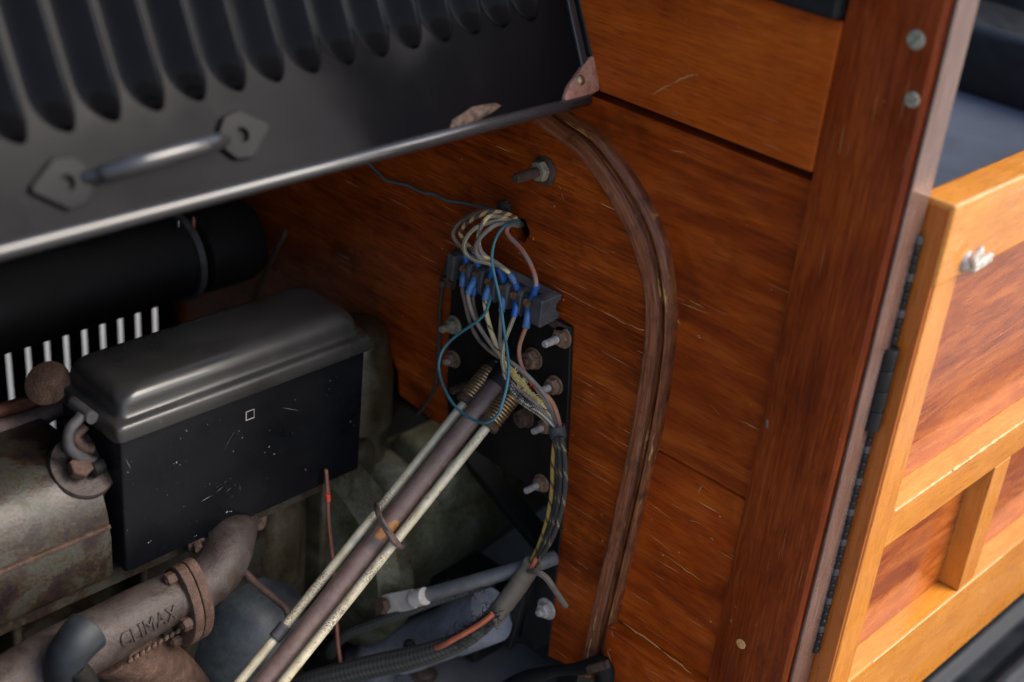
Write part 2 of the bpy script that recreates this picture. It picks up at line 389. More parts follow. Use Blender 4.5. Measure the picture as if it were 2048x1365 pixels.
def lathe(prof, origin, axis, seg=24, cap=True, ph=0.):
    a, u, w = frame(axis); vs = []; fs = []
    for r, h in prof:
        for k in range(seg):
            t = 2 * math.pi * k / seg + ph; vs.append(V(*origin) + a * h + r * (math.cos(t) * u + math.sin(t) * w))
    for i in range(len(prof) - 1):
        for k in range(seg):
            k2 = (k + 1) % seg; fs.append((i * seg + k, i * seg + k2, (i + 1) * seg + k2, (i + 1) * seg + k))
    if cap:
        fs.append(tuple(range(seg))[::-1]); fs.append(tuple(range((len(prof) - 1) * seg, len(prof) * seg)))
    return vs, fs
def catmull(pts, n=10):
    P = [V(*p) for p in pts]; P = [2 * P[0] - P[1]] + P + [2 * P[-1] - P[-2]]; out = []
    for i in range(1, len(P) - 2):
        p0, p1, p2, p3 = P[i - 1:i + 3]
        for k in range(n):
            t = k / n
            out.append(.5 * (2 * p1 + (p2 - p0) * t + (2 * p0 - 5 * p1 + 4 * p2 - p3) * t * t + (3 * p1 - p0 - 3 * p2 + p3) * t ** 3))
    out.append(P[-2]); return np.array(out)
def sweep(path, rad, seg=10, cap=True, squash=None):
    """tube round a path; rad = number or f(0..1); returns verts, faces, uv per vertex handled through loops"""
    path = np.array(path); n = len(path); tn = np.gradient(path, axis=0); tn /= np.linalg.norm(tn, axis=1)[:, None]
    a, u, w = frame(tn[0]); L = np.concatenate([[0], np.cumsum(np.linalg.norm(np.diff(path, axis=0), axis=1))])
    vs = []; uvs = []
    for i in range(n):
        if i:
            ax = np.cross(tn[i - 1], tn[i]); s = np.linalg.norm(ax)
            if s > 1e-9:
                q = Quaternion(Vector(ax / s), math.asin(min(1, s))); u = np.array(q @ Vector(u)); u = unit(u - tn[i] * np.dot(u, tn[i]))
            w = np.cross(tn[i], u)
        r = rad(L[i] / L[-1]) if callable(rad) else rad
        for k in range(seg + 1):
            t = 2 * math.pi * k / seg
            vs.append(path[i] + r * (math.cos(t) * u + math.sin(t) * w)); uvs.append((k / seg, L[i]))
    fs = []; S = seg + 1
    for i in range(n - 1):
        for k in range(seg): fs.append((i * S + k, i * S + k + 1, (i + 1) * S + k + 1, (i + 1) * S + k))
    if cap:
        fs.append(tuple(range(seg))[::-1]); fs.append(tuple((n - 1) * S + k for k in range(seg)))
    return vs, fs, uvs
def tube(name, pts, rad, mat, parent=None, seg=10, n=8, raw=False, cap=True):
    path = np.array(pts) if raw else catmull(pts, n)
    v, f, uv = sweep(path, rad, seg, cap)
    me = bpy.data.meshes.new(name); vs = np.array(v); loc = (vs.min(0) + vs.max(0)) / 2
    if parent is None: loc[2] = vs[:, 2].min()
    me.from_pydata([tuple(x) for x in vs - loc], [], f)
    l = me.uv_layers.new(name='UVMap'); vi = np.zeros(len(me.loops), dtype=np.int32); me.loops.foreach_get('vertex_index', vi)
    l.data.foreach_set('uv', np.array(uv)[vi].ravel()); me.polygons.foreach_set('use_smooth', [len(p.vertices) == 4 for p in me.polygons]); me.update()
    return link(name, me, mat, parent, loc)
def hexa(r, h0, h1, origin, axis, ph=0.):
    c = .0012
    bm = bmesh.new(); v, f = lathe([(r * .93, h0), (r, h0 + c * .6), (r, h1 - c), (r * .88, h1)], origin, axis, 6, True, ph); bm_add(bm, v, f)
    bmesh.ops.recalc_face_normals(bm, faces=bm.faces)
    bmesh.ops.bevel(bm, geom=bm.edges[:], offset=.0004, segments=1, affect='EDGES'); return bm
def thread(r, h0, h1, pitch=.0012, tip=.0012):
    pr = [(r, h0)]; h = h0 + pitch
    while h < h1 - tip:
        pr += [(r, h - pitch * .45), (r * .86, h - pitch * .2), (r, h)]; h += pitch
    pr += [(r, h1 - tip), (r * .8, h1)]; return pr
def bolt(parent, base, axis=(-1, 0, 0), r=.0027, L=.022, nut=.0066, nh=.006, wash=.0085, ms='zinc', mn='nutrust', ph=.3, name='bolt', h0=0.):
    v, f = lathe(thread(r, h0 - .002, h0 + L), base, axis, 14); b = mk(name, (v, f), ms, parent, 40)
    if wash: mk('washer', lathe([(wash * .97, h0), (wash, h0 + .0004), (wash, h0 + .0012), (wash * .95, h0 + .0017)], base, axis, 22), mn, b, 40)
    if nut: mk('nut', hexa(nut, h0 + .0017, h0 + .0017 + nh, base, axis, ph), mn, b)
    return b
def slotscrew(parent, c, axis, r, mat='screw', ang=0., name='screw'):
    a, u, w = frame(axis); cu = math.cos(ang) * u + math.sin(ang) * w; cw = np.cross(a, cu)
    bm = bmesh.new(); v, f = lathe([(r, -.001), (r, .0004)], c, axis, 16); bm_add(bm, v, f)
    for sgn in (-1, 1):
        pts = []
        for k in range(9):
            t = math.pi * k / 8; x, y = math.cos(t) * r * .96, math.sin(t) * r * .96
            y = max(y, r * .14); pts.append(V(*c) + cu * x + cw * y * sgn + a * .0004)
        top = [p + a * .0011 - (p - V(*c) - a * .0004) * .12 for p in pts]
        vs = pts + top; n = 9; fs = [tuple(range(n, 2 * n))] + [(i, (i + 1) % n, n + (i + 1) % n, n + i) for i in range(n)]
        bm_add(bm, vs, fs)
    return mk(name, bm, mat, parent)

# ================================================================== the setting: ground outside, dark tray added under the engine to block ground light
g = mk('ground', ([(-60, -60, 0), (60, -60, 0), (60, 60, 0), (-60, 60, 0)], [(0, 1, 2, 3)]), 'ground'); g['kind'] = 'structure'

t = thing('light_block_tray', 'black tray added below the engine to block ground light', 'light_block_tray', (-.3, .2, .30))
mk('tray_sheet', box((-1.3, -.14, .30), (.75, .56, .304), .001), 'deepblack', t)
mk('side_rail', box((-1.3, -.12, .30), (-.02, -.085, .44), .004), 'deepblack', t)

# ================================================================== bulkhead (plywood inside the arch)
IN = [(1098, 262), (1150, 300), (1190, 345), (1225, 400), (1262, 470), (1285, 540), (1297, 620), (1290, 720), (1270, 850), (1240, 1000), (1205, 1150), (1175, 1290), (1163, 1345)]
OUT = [(1135, 225), (1200, 270), (1250, 330), (1295, 400), (1330, 480), (1345, 560), (1350, 640), (1342, 740), (1318, 880), (1285, 1030), (1250, 1180), (1218, 1310), (1207, 1360)]
inner = catmull([V(0, .20, 1.065), V(0, .09, 1.055), V(0, .03, 1.042)] + [UX(*p) for p in IN], 5)
outer = catmull([V(0, .20, 1.092), V(0, .08, 1.082), V(0, .02, 1.066)] + [UX(*p) for p in OUT], 5)
outer[:, 0] = 0; inner[:, 0] = 0
bulk = thing('bulkhead', 'dark varnished plywood bulkhead with a round wire hole, inside the arched moulding', 'bulkhead', (0, .1, .55))
mid = (inner + outer) / 2
low = [UX(*p) for p in [(1097, 1312), (1112, 1160), (1128, 1005), (1117, 1000), (1040, 948), (955, 895), (880, 850), (840, 822), (800, 790), (795, 740), (782, 708)]]
low += [V(0, .165, .742), V(0, .22, .735), V(0, .30, .70), V(0, .36, .64), V(0, .38, .55), V(0, .50, .55), V(0, .53, .90), V(0, .47, 1.0), V(0, .36, 1.055)]
poly = [V(0, p[1], p[2]) for p in mid[1:][::-1]]            # from strip bottom up the arch... reversed below
poly = [V(0, p[1], p[2]) for p in mid[::-1]]                 # bottom -> top centre
poly = poly + low[::-1]
# cut the wire hole: build the face with bmesh and a hole ring bridged by triangulation
def plate_with_hole(poly, hc, hr, thick, n=28):
    bm = bmesh.new()
    a = [bm.verts.new(Vector(p)) for p in poly]; ea = [bm.edges.new((a[i], a[(i + 1) % len(a)])) for i in range(len(a))]
    h = [bm.verts.new(Vector(hc + hr * (1 + .06 * math.sin(5 * k)) * V(0, math.cos(2 * math.pi * k / n), math.sin(2 * math.pi * k / n)))) for k in range(n)]
    eh = [bm.edges.new((h[i], h[(i + 1) % n])) for i in range(n)]
    bmesh.ops.triangle_fill(bm, use_beauty=True, use_dissolve=False, edges=ea + eh)
    r = bmesh.ops.extrude_face_region(bm, geom=bm.faces[:])
    vs = [v for v in r['geom'] if isinstance(v, bmesh.types.BMVert)]
    bmesh.ops.translate(bm, verts=vs, vec=Vector(thick)); bmesh.ops.recalc_face_normals(bm, faces=bm.faces)
    return bm
hole = UX(1040, 460); HR = .0105
mk('plywood_panel', plate_with_hole(poly, hole, HR, (.012, 0, 0)), 'ply', bulk)
mk('wire_hole_lining', lathe([(HR * 1.07, 0), (HR * 1.07, .03), (0.0005, .031)], hole + V(.0121, 0, 0), (1, 0, 0), 20, False), 'deepblack', bulk)

# ================================================================== arched moulding round the bulkhead
arch = thing('arched_moulding', 'worn grey brown arched wooden moulding that the bonnet closes onto', 'moulding', (0, -.14, .55))
def strip(name, fr0, fr1, prof, mat, parent):
    """profile points (fraction across the moulding, height proud) swept along the arch"""
    vs = []; fs = []; uvs = []; n = len(prof)
    for i in range(len(inner)):
        for f, h in prof:
            p = inner[i] * (1 - f) + outer[i] * f; vs.append(V(-h, p[1], p[2])); uvs.append((f, alen[i]))
    for i in range(len(inner) - 1):
        for k in range(n - 1): fs.append((i * n + k, i * n + k + 1, (i + 1) * n + k + 1, (i + 1) * n + k))
    return mk(name, (vs, fs), mat, parent, 50, uv=uvs)
alen = np.concatenate([[0], np.cumsum(np.linalg.norm(np.diff(mid, axis=0), axis=1))])
strip('ledge', 0, 1, [(-.02, -.001), (-.005, .0035), (.03, .0048), (.10, .0050), (.44, .0042), (.52, .0030), (.555, .0008), (.58, .0)], 'moulding', arch)
strip('bead', 0, 1, [(.565, .0005), (.585, .0045), (.62, .0062), (.68, .0064), (.71, .0045), (.725, .0022), (.745, .0024), (.77, .0055), (.83, .0068), (.90, .0062), (.97, .0035), (1.0, .001), (1.01, -.003)], 'ridge', arch)

# ================================================================== body front: boards, panels, post
body = thing('body_front', 'reddish varnished wooden scuttle front of boards and panels beside the bonnet', 'car body', (0, -.2, .55))
YP = -.2562
def outside(z0, z1):
    """outer arch edge points between heights, slightly inside so the moulding covers the joint"""
    pts = [V(0, q[1] + .004, q[2]) for q in outer if z0 < q[2] < z1]
    return pts
zA, zB, zC = 1.0765, .8105, .634
# middle panel
zP = zA - .0085
pts = [p for p in outer if zB < p[2] <= zP and p[1] < .25]
arc = [V(.003, p[1] + .006, p[2] - .002) for p in pts]
poly = [V(.003, YP, zP), V(.003, arc[0][1], zP)] + arc + [V(.003, arc[-1][1], zB), V(.003, YP, zB)]
mk('panel', prism(poly, (.012, 0, 0)), 'panel', body)
pts = [p for p in outer if zC < p[2] <= zB]
arc = [V(.0005, p[1] + .006, p[2]) for p in pts]
poly = [V(.0005, YP, zB - .0006), V(.0005, arc[0][1], zB - .0006)] + arc[1:] + [V(.0005, arc[-1][1], zC), V(.0005, YP, zC)]
mk('lower_panel', prism(poly, (.012, 0, 0)), 'lowpanel', body)
# upper board, proud of the panel
mk('shadow_line_strip', box((.016, YP, zP - .01), (.018, .40, zA + .02)), 'deepblack', body)  # black strip standing in for the shadow line under the upper board
mk('upper_board', box((-.006, YP + .0008, zA + .001), (.014, .40, 1.1785), .0007), 'board', body)
mk('black_cap', box((-.012, YP + .002, 1.1795), (.02, .40, 1.215), .003), 'blackmetal', body)
mk('unseen_scuttle_top', box((.02, -.26, 1.19), (.36, .55, 1.20), .002), 'blackmetal', body)  # unseen cover, added to keep the sky out of the footwell
# sill rail below with a rounded upper edge and a curved corner by the moulding
o2 = [p for p in outer if p[2] <= zC]
poly = [V(-.012, o2[0][1] + .001, zC - .004)] + [V(-.012, p[1] - .001, p[2]) for p in o2[1:]] + [V(-.012, o2[-1][1], .50), V(-.012, YP, .50), V(-.012, YP, zC + .001)]
mk('sill_rail', prism(poly, (.02, 0, 0), .0018), 'lowpanel', body)

post = thing('door_post', 'dark red brown varnished door post with two screw heads near its top', 'post', (.013, -.29, .5))
ps = bmesh.new()
prof = [(-.004, YP), (-.0045, -.258), (-.005, -.300), (-.005, -.3195), (-.0035, -.3222), (.0005, -.3232), (.0268, -.3240), (.0275, -.323), (.0275, YP)]
vs = [V(x, y, z) for z in (.45, 1.35) for x, y in prof]; n = len(prof)
bm_add(ps, vs, [tuple(range(n))[::-1], tuple(range(n, 2 * n))] + [(i, (i + 1) % n, n + (i + 1) % n, n + i) for i in range(n)])
mk('post_timber', ps, 'post', post, 20)
M['postedgesheen'] = wood('post edge with sky sheen', 'Z', (.09, .042, .030), (.135, .075, .058), (.19, .12, .10), .2, .2, .8, 0, 6, .3, .1)  # greyer than the post: sky sheen is put into this colour
mk('outer_edge', box((-.0015, -.3262, .45), (.0262, -.3236, 1.35), .0008), 'postedgesheen', post)
for px, py, r in ((1832, 80, .0062), (1825, 200, .0052)):
    slotscrew(post, UX(px, py, -.005), (-1, 0, 0), r, 'nutpale', random.random() * 3, 'screw_head')
mk('plug', lathe([(.0042, 0), (.0044, .0002), (.0040, .0007), (.001, .0009)], UX(1482, 1288, -.005), (-1, 0, 0), 14), plain('bare pale wood', (.62, .30, .10), .6, 0, .3, 300), post)
mk('wire_staple', obox(UX(1535, 848, -.004), (.0008, 0, 0), (0, .0012, .0002), (0, .0004, .0032), .0003), 'steel', post)

# ================================================================== door
door = thing('low_door', 'golden varnished low door with figured panels and rails beside the door post', 'door', (.35, -.335, .56))
XD, YO, YI, YF = .030, -.343, -.3175, -.323
D1 = .80
mk('stile', box((XD + .0008, YO, .565), (.062, YI - .001, 1.0745), .0012), 'doorstile', door)
mk('edge_strip', box((XD - .0022, YO + .0012, .565), (XD, YI, 1.0735), .0008), 'dooredge', door)
mk('top_rail', box((XD - .0015, YO - .0012, 1.018), (D1, YI, 1.0775), .0022), 'doorwood', door)
mk('mid_rail', box((.0625, YO + .0006, .788), (D1, YI, .8225), .0014), 'doorwood', door)
mk('bottom_rail', box((.0625, YO + .0005, .565), (D1, YI, .656), .0014), 'doorwood', door)
mk('upright', box((.243, YO + .001, .6563), (.272, YI, .7878), .0012), 'doorstile', door)
mk('upright', box((.52, YO + .001, .6563), (.55, YI, .7878), .0012), 'doorstile', door)
mk('upright', box((.50, YO + .001, .8228), (.53, YI, 1.0177), .0012), 'doorstile', door)
for a, b, c, d in ((.062, .50, .823, 1.0178), (.53, D1, .823, 1.0178), (.062, .2428, .6565, .7877), (.2722, .52, .6565, .7877), (.55, D1, .6565, .7877)):
    mk('panel', box((a, YF, c), (b, YF + .005, d)), 'doorpanel', door)
# turn catch on the stile
c = UY(1930, 522, YO)
k = mk('turn_catch', lathe([(.0075, 0), (.008, .001), (.0072, .004), (.005, .006)], c, (0, -1, 0), 18), 'zinc', door, 40)
mk('catch_lever', obox(c + V(.010, -.0075, -.001), (.013, 0, .001), (0, .0022, 0), (-.0004, 0, .0035), .0015), 'zinc', k)
mk('catch_ear', obox(c + V(.0, -.0075, .006), (.0055, 0, .004), (0, .0022, 0), (-.002, 0, .0035), .0015), 'zinc', k)

# continuous (piano) hinge and two butt hinge knuckles
ph = thing('piano_hinge', 'narrow black continuous hinge running down between post and door', 'hinge', (.0285, -.3225, .55))
hx, hy = .0275, -.3225
z = 1.052; i = 0
while z > .55:
    L = .0068
    if not (.902 < z - L / 2 < .970 or z - L / 2 < .695):
        mk('knuckle', lathe([(.0022, 0), (.0032, .0008), (.0032, L - .0016), (.0020, L - .0006)], V(hx - .0030, hy - .0040, z - L), (0, 0, 1), 10), 'rubber' if i % 4 == 0 else 'blackmetal', ph, 40)
    z -= L; i += 1
def butt(label, p, L, r, dome):
    h = thing('butt_hinge', label, 'hinge', p - V(0, 0, L), 'black butt hinges on the door post')
    segs = 4; q = L / segs
    for s_ in range(segs):
        z0 = -L + s_ * q
        top = (r * .55, z0 + q + r * .45) if (s_ == segs - 1 and dome) else (r * .93, z0 + q)
        pr = [(r * .93, z0 + .0004), (r, z0 + .0012), (r, z0 + q - .0010), (r * .95, z0 + q - .0002)]
        if s_ == segs - 1 and dome: pr += [(r * .85, z0 + q + r * .25), (r * .5, z0 + q + r * .5), (r * .05, z0 + q + r * .58)]
        if s_ == 0: pr = [(r * .6, z0)] + pr[1:]
        mk('barrel', lathe(pr, p, (0, 0, 1), 20), 'blackmetal', h, 45)
    mk('leaf', box((p[0] + .0045, p[1] + .003, p[2] - L + .004), (p[0] + .0055, p[1] - .003, p[2] - .004), .0002), 'blackmetal', h)
butt('black butt hinge barrel halfway up the door edge', UX(1782, 695, .022), .066, .0062, False)
butt('black round topped butt hinge at the bottom of the door edge', UX(1612, 1268, .022), .066, .0048, True)

# ================================================================== running board, seat
rb = thing('running_board', 'black ribbed running board below the golden door', 'running board', (.5, -.45, .49))
vs = []; fs = []; ny = 0; ys = np.linspace(-.29, -.60, 80); zr = []
for y in ys:
    zr.append(.515 + .010 * max(0, math.sin((y + .29) * 2 * math.pi / .048)) ** .7 + (.020 if y > -.315 else 0))
for x in (.0, 1.6):
    for y, zz in zip(ys, zr): vs.append(V(x, y, zz))
n = len(ys)
for k in range(n - 1): fs.append((k, k + 1, n + k + 1, n + k))
M['tread'] = paint('black rubber tread', (.006, .008, .012), .3, (.03, .03, .032), .3, 0, 0, 1, .1, 2, .2)
mk('ribbed_tread', (vs, fs), 'tread', rb, 60)
mk('support', box((0, -.60, .49), (1.6, -.29, .512), .004), 'deepblack', rb)
for kk in range(9):
    for yy in (-.372, -.42):
        mk('rivet', lathe([(.004, 0), (.0035, .0015), (.001, .0025)], V(.12 + kk * .07, yy, .5155), (0, 0, 1), 10), 'steel', rb, 50)

seat = thing('seat', 'black and blue seat seen behind the door post', 'seat', (.6, .1, .6))
mk('cushion', box((.22, -.285, .80), (.70, .50, .945), .02, 4), 'fabric', seat, 50)
mk('backrest', box((.682, -.29, .90), (.80, .55, 1.022), .012, 3), 'blackcloth', seat, 50)
mk('back_board', box((.98, -.34, .70), (1.02, .60, 1.55), .01), 'blackcloth', seat)
mk('seat_base', box((.24, -.27, .5), (.68, .48, .799), .004), 'blackcloth', seat)

# ================================================================== raised bonnet side
TL = math.radians(27); C0 = UX(1180, 195, -.015)
EU, EV, EN = V(1, 0, 0), V(0, math.sin(TL), math.cos(TL)), V(0, -math.cos(TL), math.sin(TL))
U0 = C0[0]
def B(u, v, w=0.): return V(u, C0[1], C0[2]) + EV * v + EN * w
def Buv(px, py):
    q = UP(px, py, C0, EN); return q[0], float(np.dot(q - C0, EV))
bon = thing('raised_bonnet_side', 'black louvred bonnet side panel lifted open, with a pull handle', 'bonnet', B(-.4, 0))
UR = -.006
vs = [B(-1.0, 0, 0), B(UR - .008, 0, 0), B(UR, .42, 0), B(-1.0, .42, 0)]
mk('sheet', prism(vs, -EN * .0014), 'bonnet', bon)
tube('rolled_edge', [B(-1.0, -.001, .001), B(-.5, -.001, .001), B(U0 - .004, -.001, .001)], .0046, 'bonnetedge', bon, 16, 12)
# right edge: folded double lip
mk('folded_lip', obox((B(UR - .010, .0, .0015) + B(UR - .001, .42, .0015)) / 2, (B(UR, .42) - B(UR - .008, 0)) / 2 * .985, EU * .0035, EN * .0016, .0008), 'bonnetedge', bon)
mk('lip_seam', obox((B(UR - .0005, .0, .001) + B(UR + .0085, .42, .001)) / 2, (B(UR, .42) - B(UR - .008, 0)) / 2 * .985, EU * .0022, EN * .0028, .0008), 'blackmetal', bon)
# unseen top leaf added to shade the bay, folding back to the centre hinge
Ptop = B(0, .42)
mk('unseen_top_leaf', prism([V(-1.0, Ptop[1], Ptop[2]), V(UR, Ptop[1], Ptop[2]), V(UR, .215, 1.12), V(-1.0, .215, 1.12)], (0, .0014, .0005)), 'bonnet', bon)
# louvres
def louvre_mesh(W, L, H):
    nu, nv = 12, 34; vs = []; fs = []
    for j in range(nv + 1):
        # finer steps near the rounded ends
        t = j / nv; vv = L * (t if 0 else (.5 - .5 * math.cos(math.pi * t)))
        e = min(vv, L - vv); h = H * max(0, 1 - (1 - min(1, e / .019)) ** 2) ** .55
        wd = W * (.04 + .96 * max(0, 1 - (1 - min(1, e / .026)) ** 2) ** .6)
        for i in range(nu + 1):
            s_ = i / nu; u = -wd + wd * s_
            z = h * (.5 - .5 * math.cos(s_ * math.pi)) ** .9 if s_ < .8 else h * (1 - .25 * (s_ - .8) / .2 * .3)
            vs.append((u, vv, z))
        vs.append((-.0006, vv, max(0, h - .0012))); vs.append((-.003, vv, max(0, h * .86 - .0012)))
    S = nu + 3
    for j in range(nv):
        for i in range(S - 1): fs.append((j * S + i, j * S + i + 1, (j + 1) * S + i + 1, (j + 1) * S + i))
    return vs, fs
lv, lf = louvre_mesh(.0200, .30, .0115)
me0 = None
R = Matrix((EU, EV, EN)).transposed()
for k in range(22):
    u = -.0545 - .0282 * k; v0 = .062 - .0118 * k / 14 if k < 15 else .050
    base = B(u, v0, .0004)
    if me0 is None:
        vs = [base + EU * a + EV * b + EN * c for a, b, c in lv]
        o = mk('louvre', (vs, lf), 'bonnet', bon, 55, loc=base); me0 = o.data
    else: link('louvre', me0, 'bonnet', bon, base)
# pull handle
hl, hr = Buv(128, 368), Buv(478, 272)
han = None
def lug(cu, cv, sgn, parent):
    outl = [(-.0225, .0015), (-.003, .0145), (.0085, .0130), (.0150, .0055), (.0150, -.0055), (.0085, -.0130), (-.003, -.0145)]
    N = 42; ring = []
    for k in range(N):
        a = 2 * math.pi * k / N; d = V(math.cos(a), math.sin(a)); best = 1
        for i in range(len(outl)):
            p, q = V(*outl[i]), V(*outl[(i + 1) % len(outl)]); e = q - p
            den = d[0] * e[1] - d[1] * e[0]
            if abs(den) < 1e-12: continue
            tt = (p[0] * e[1] - p[1] * e[0]) / den; ss = (p[0] * d[1] - p[1] * d[0]) / den
            if tt > 0 and -1e-6 <= ss <= 1 + 1e-6: best = min(best, tt)
        ring.append(d * best)
    prof = []
    lay = [(1.0, 0), (1.0, .0030), (.95, .0040), (None, .0040), (None, -.0006)]
    vs = []; fs = []
    hl_ang = math.atan2(hr[1] - hl[1], hr[0] - hl[0])
    for s_, w in lay:
        for r_ in ring:
            x, y = (r_ * s_) if s_ else unit(r_) * .0046
            x *= sgn; xr = x * math.cos(hl_ang) - y * math.sin(hl_ang); yr = x * math.sin(hl_ang) + y * math.cos(hl_ang)
            vs.append(B(cu + xr, cv + yr, w))
    for i in range(len(lay) - 1):
        for k in range(N): fs.append((i * N + k, i * N + (k + 1) % N, (i + 1) * N + (k + 1) % N, (i + 1) * N + k))
    l = mk('mounting_lug', (vs, fs), 'bonnetlug', parent, 40)
    mk('screw_hole', lathe([(.0044, -.0002), (.0002, 0)], B(cu, cv, .0006), EN, 16, False), 'deepblack', parent)
gp = []
for t_, w in ((.10, .002), (.145, .008), (.19, .0145), (.30, .021), (.5, .023), (.70, .021), (.81, .0145), (.855, .008), (.90, .002)):
    gp.append(B(hl[0] + (hr[0] - hl[0]) * t_, hl[1] + (hr[1] - hl[1]) * t_ , w))
han = tube('handle', gp, lambda s_: .0040 + .0016 * math.sin(math.pi * s_), 'bonnetedge', bon, 16, 8)
lug(hl[0], hl[1], 1, han); lug(hr[0], hr[1], -1, han)
# leather corner guard with rivet
pp = [(1166, 125), (1178, 112), (1187, 120), (1190, 160), (1193, 182), (1175, 192), (1122, 213), (1124, 196), (1132, 172), (1148, 150)]
P3 = [B(*Buv(*p), .0042) for p in pp]
cg = mk('corner_guard', prism(P3, -EN * .0078, .0016, 3), 'leather', bon, 60)
mk('rivet', lathe([(.0040, 0), (.0036, .001), (.002, .0018), (.0003, .0021)], B(*Buv(1153, 163), .0043), EN, 16), 'brass', cg, 60)
# chipped patch where the paint has gone over a repair on the rolled edge
def patch(name, outline, w, mat, parent, bumpy=.0008):
    c = np.mean([Buv(*p) for p in outline], axis=0); vs = [B(c[0], c[1], w)]; fs = []; n = len(outline)
    for s_ in (.6, 1.0):
        for p in outline:
            q = np.array(Buv(*p)); q = c + (q - c) * s_; vs.append(B(q[0], q[1], (w + random.uniform(-bumpy, bumpy)) if s_ < 1 else .0001))
    for k in range(n):
        k2 = (k + 1) % n; fs += [(0, 1 + k, 1 + k2), (1 + k, 1 + n + k, 1 + n + k2, 1 + k2)]
    return mk(name, (vs, fs), mat, parent, 60)
M['chipped'] = mottled('chipped paint and rust', [(.38, (.010, .008, .008)), (.47, (.035, .022, .016)), (.53, (.14, .075, .042)), (.58, (.09, .06, .05)), (.66, (.28, .22, .18))], 7, .6, .2, .5, 44, .3)
patch('chipped_patch', [(898, 262), (905, 240), (925, 228), (945, 214), (968, 210), (990, 206), (1002, 212), (985, 225), (962, 238), (940, 250), (918, 262)], .0022, 'chipped', bon)

# far side of the bonnet with real slots that let daylight in
far = thing('far_bonnet_side', 'far bonnet side with a row of bright louvre slots', 'bonnet', (-.4, .52, .45))
YFAR = .50
su = [UY(px, py, YFAR)[0] for px, py in ((15, 690), (310, 608))]
zt = UY(172, 640, YFAR)[2]; pit = (su[1] - su[0]) / 8; sw = .0060; zb = .48
xs = [su[1] - pit * k for k in range(26)]
mk('upper_sheet', box((-1.0, YFAR, zt), (.0, YFAR + .0015, .98)), 'deepblack', far)
mk('lower_sheet', box((-1.0, YFAR, .30), (.0, YFAR + .0015, zb)), 'deepblack', far)
ed = [(0.0, xs[0] + sw / 2)] + [(xs[k] - sw / 2, xs[k + 1] + sw / 2) for k in range(25)] + [(xs[25] - sw / 2, -1.0)]
for a, b in ed: mk('slat', box((b, YFAR, zb), (a, YFAR + .0015, zt)), 'deepblack', far)
mk('unseen_top_leaf', prism([V(-1.0, YFAR, .98), V(0, YFAR, .98), V(0, .42, 1.06), V(0, .215, 1.12), V(-1.0, .215, 1.12), V(-1.0, .42, 1.06)], (0, .001, .0015)), 'deepblack', far)  # unseen far leaf, added to close the bay off from the sky
rad_ = thing('unseen_radiator', 'unseen dark radiator back, placed to block light from the front of the engine bay', 'radiator', (-.62, .2, .3))  # out of view, set close in to keep front light off the bulkhead
mk('core', box((-.65, -.15, .3), (-.62, .52, 1.12), .005), 'deepblack', rad_)

# ================================================================== footwell and castings behind / below the bulkhead
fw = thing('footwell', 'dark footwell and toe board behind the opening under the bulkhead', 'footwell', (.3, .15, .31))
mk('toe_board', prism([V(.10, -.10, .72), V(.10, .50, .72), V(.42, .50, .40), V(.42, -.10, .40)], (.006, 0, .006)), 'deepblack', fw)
mk('added_inner_side', box((.013, -.115, .32), (.60, -.110, .90)), 'deepblack', fw)  # both side walls are added to keep light out of the footwell
mk('added_far_side', box((.013, .50, .32), (.60, .505, 1.18)), 'deepblack', fw)
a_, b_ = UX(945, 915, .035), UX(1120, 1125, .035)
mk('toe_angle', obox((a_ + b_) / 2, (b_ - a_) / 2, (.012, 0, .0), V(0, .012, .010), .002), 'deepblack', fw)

gb = thing('gearbox_casting', 'oily olive grey gearbox casting glimpsed below the black plate', 'gearbox', (.05, .13, .40))
pr = [(.02, -.16), (.085, -.155), (.10, -.14), (.10, -.125), (.078, -.115), (.074, -.02), (.066, .05), (.058, .14), (.03, .16)]
mk('bell_housing', lathe(pr, V(.06, .125, .580), (1, 0, 0), 40), 'gearcast', gb, 40)
for k in range(8):
    t_ = k * math.pi / 4 + .2; p = V(-.078, .125 + .092 * math.cos(t_), .580 + .092 * math.sin(t_))
    bolt(gb, p, (-1, 0, 0), .003, .006, .0065, .005, .0, 'rustdark', 'rustdark', t_, 'flange_bolt')
mk('selector_tower', box((.0, .06, .60), (.09, .14, .672), .012, 3), 'gearcast', gb, 50)

# ================================================================== engine
def extr(prof, x0, x1, nx=1, wob=0.):
    vs = []; fs = []; n = len(prof); xs_ = np.linspace(x0, x1, nx + 1)
    for x in xs_:
        for y, z_ in prof: vs.append(V(x, y, z_))
    for i in range(nx):
        for k in range(n - 1): fs.append((i * n + k, i * n + k + 1, (i + 1) * n + k + 1, (i + 1) * n + k))
    fs.append(tuple(range(n))[::-1]); fs.append(tuple(nx * n + k for k in range(n)))
    return vs, fs
eng = thing('engine', 'mottled rusty engine block and head left of the column', 'engine', (-.35, .2, .36))
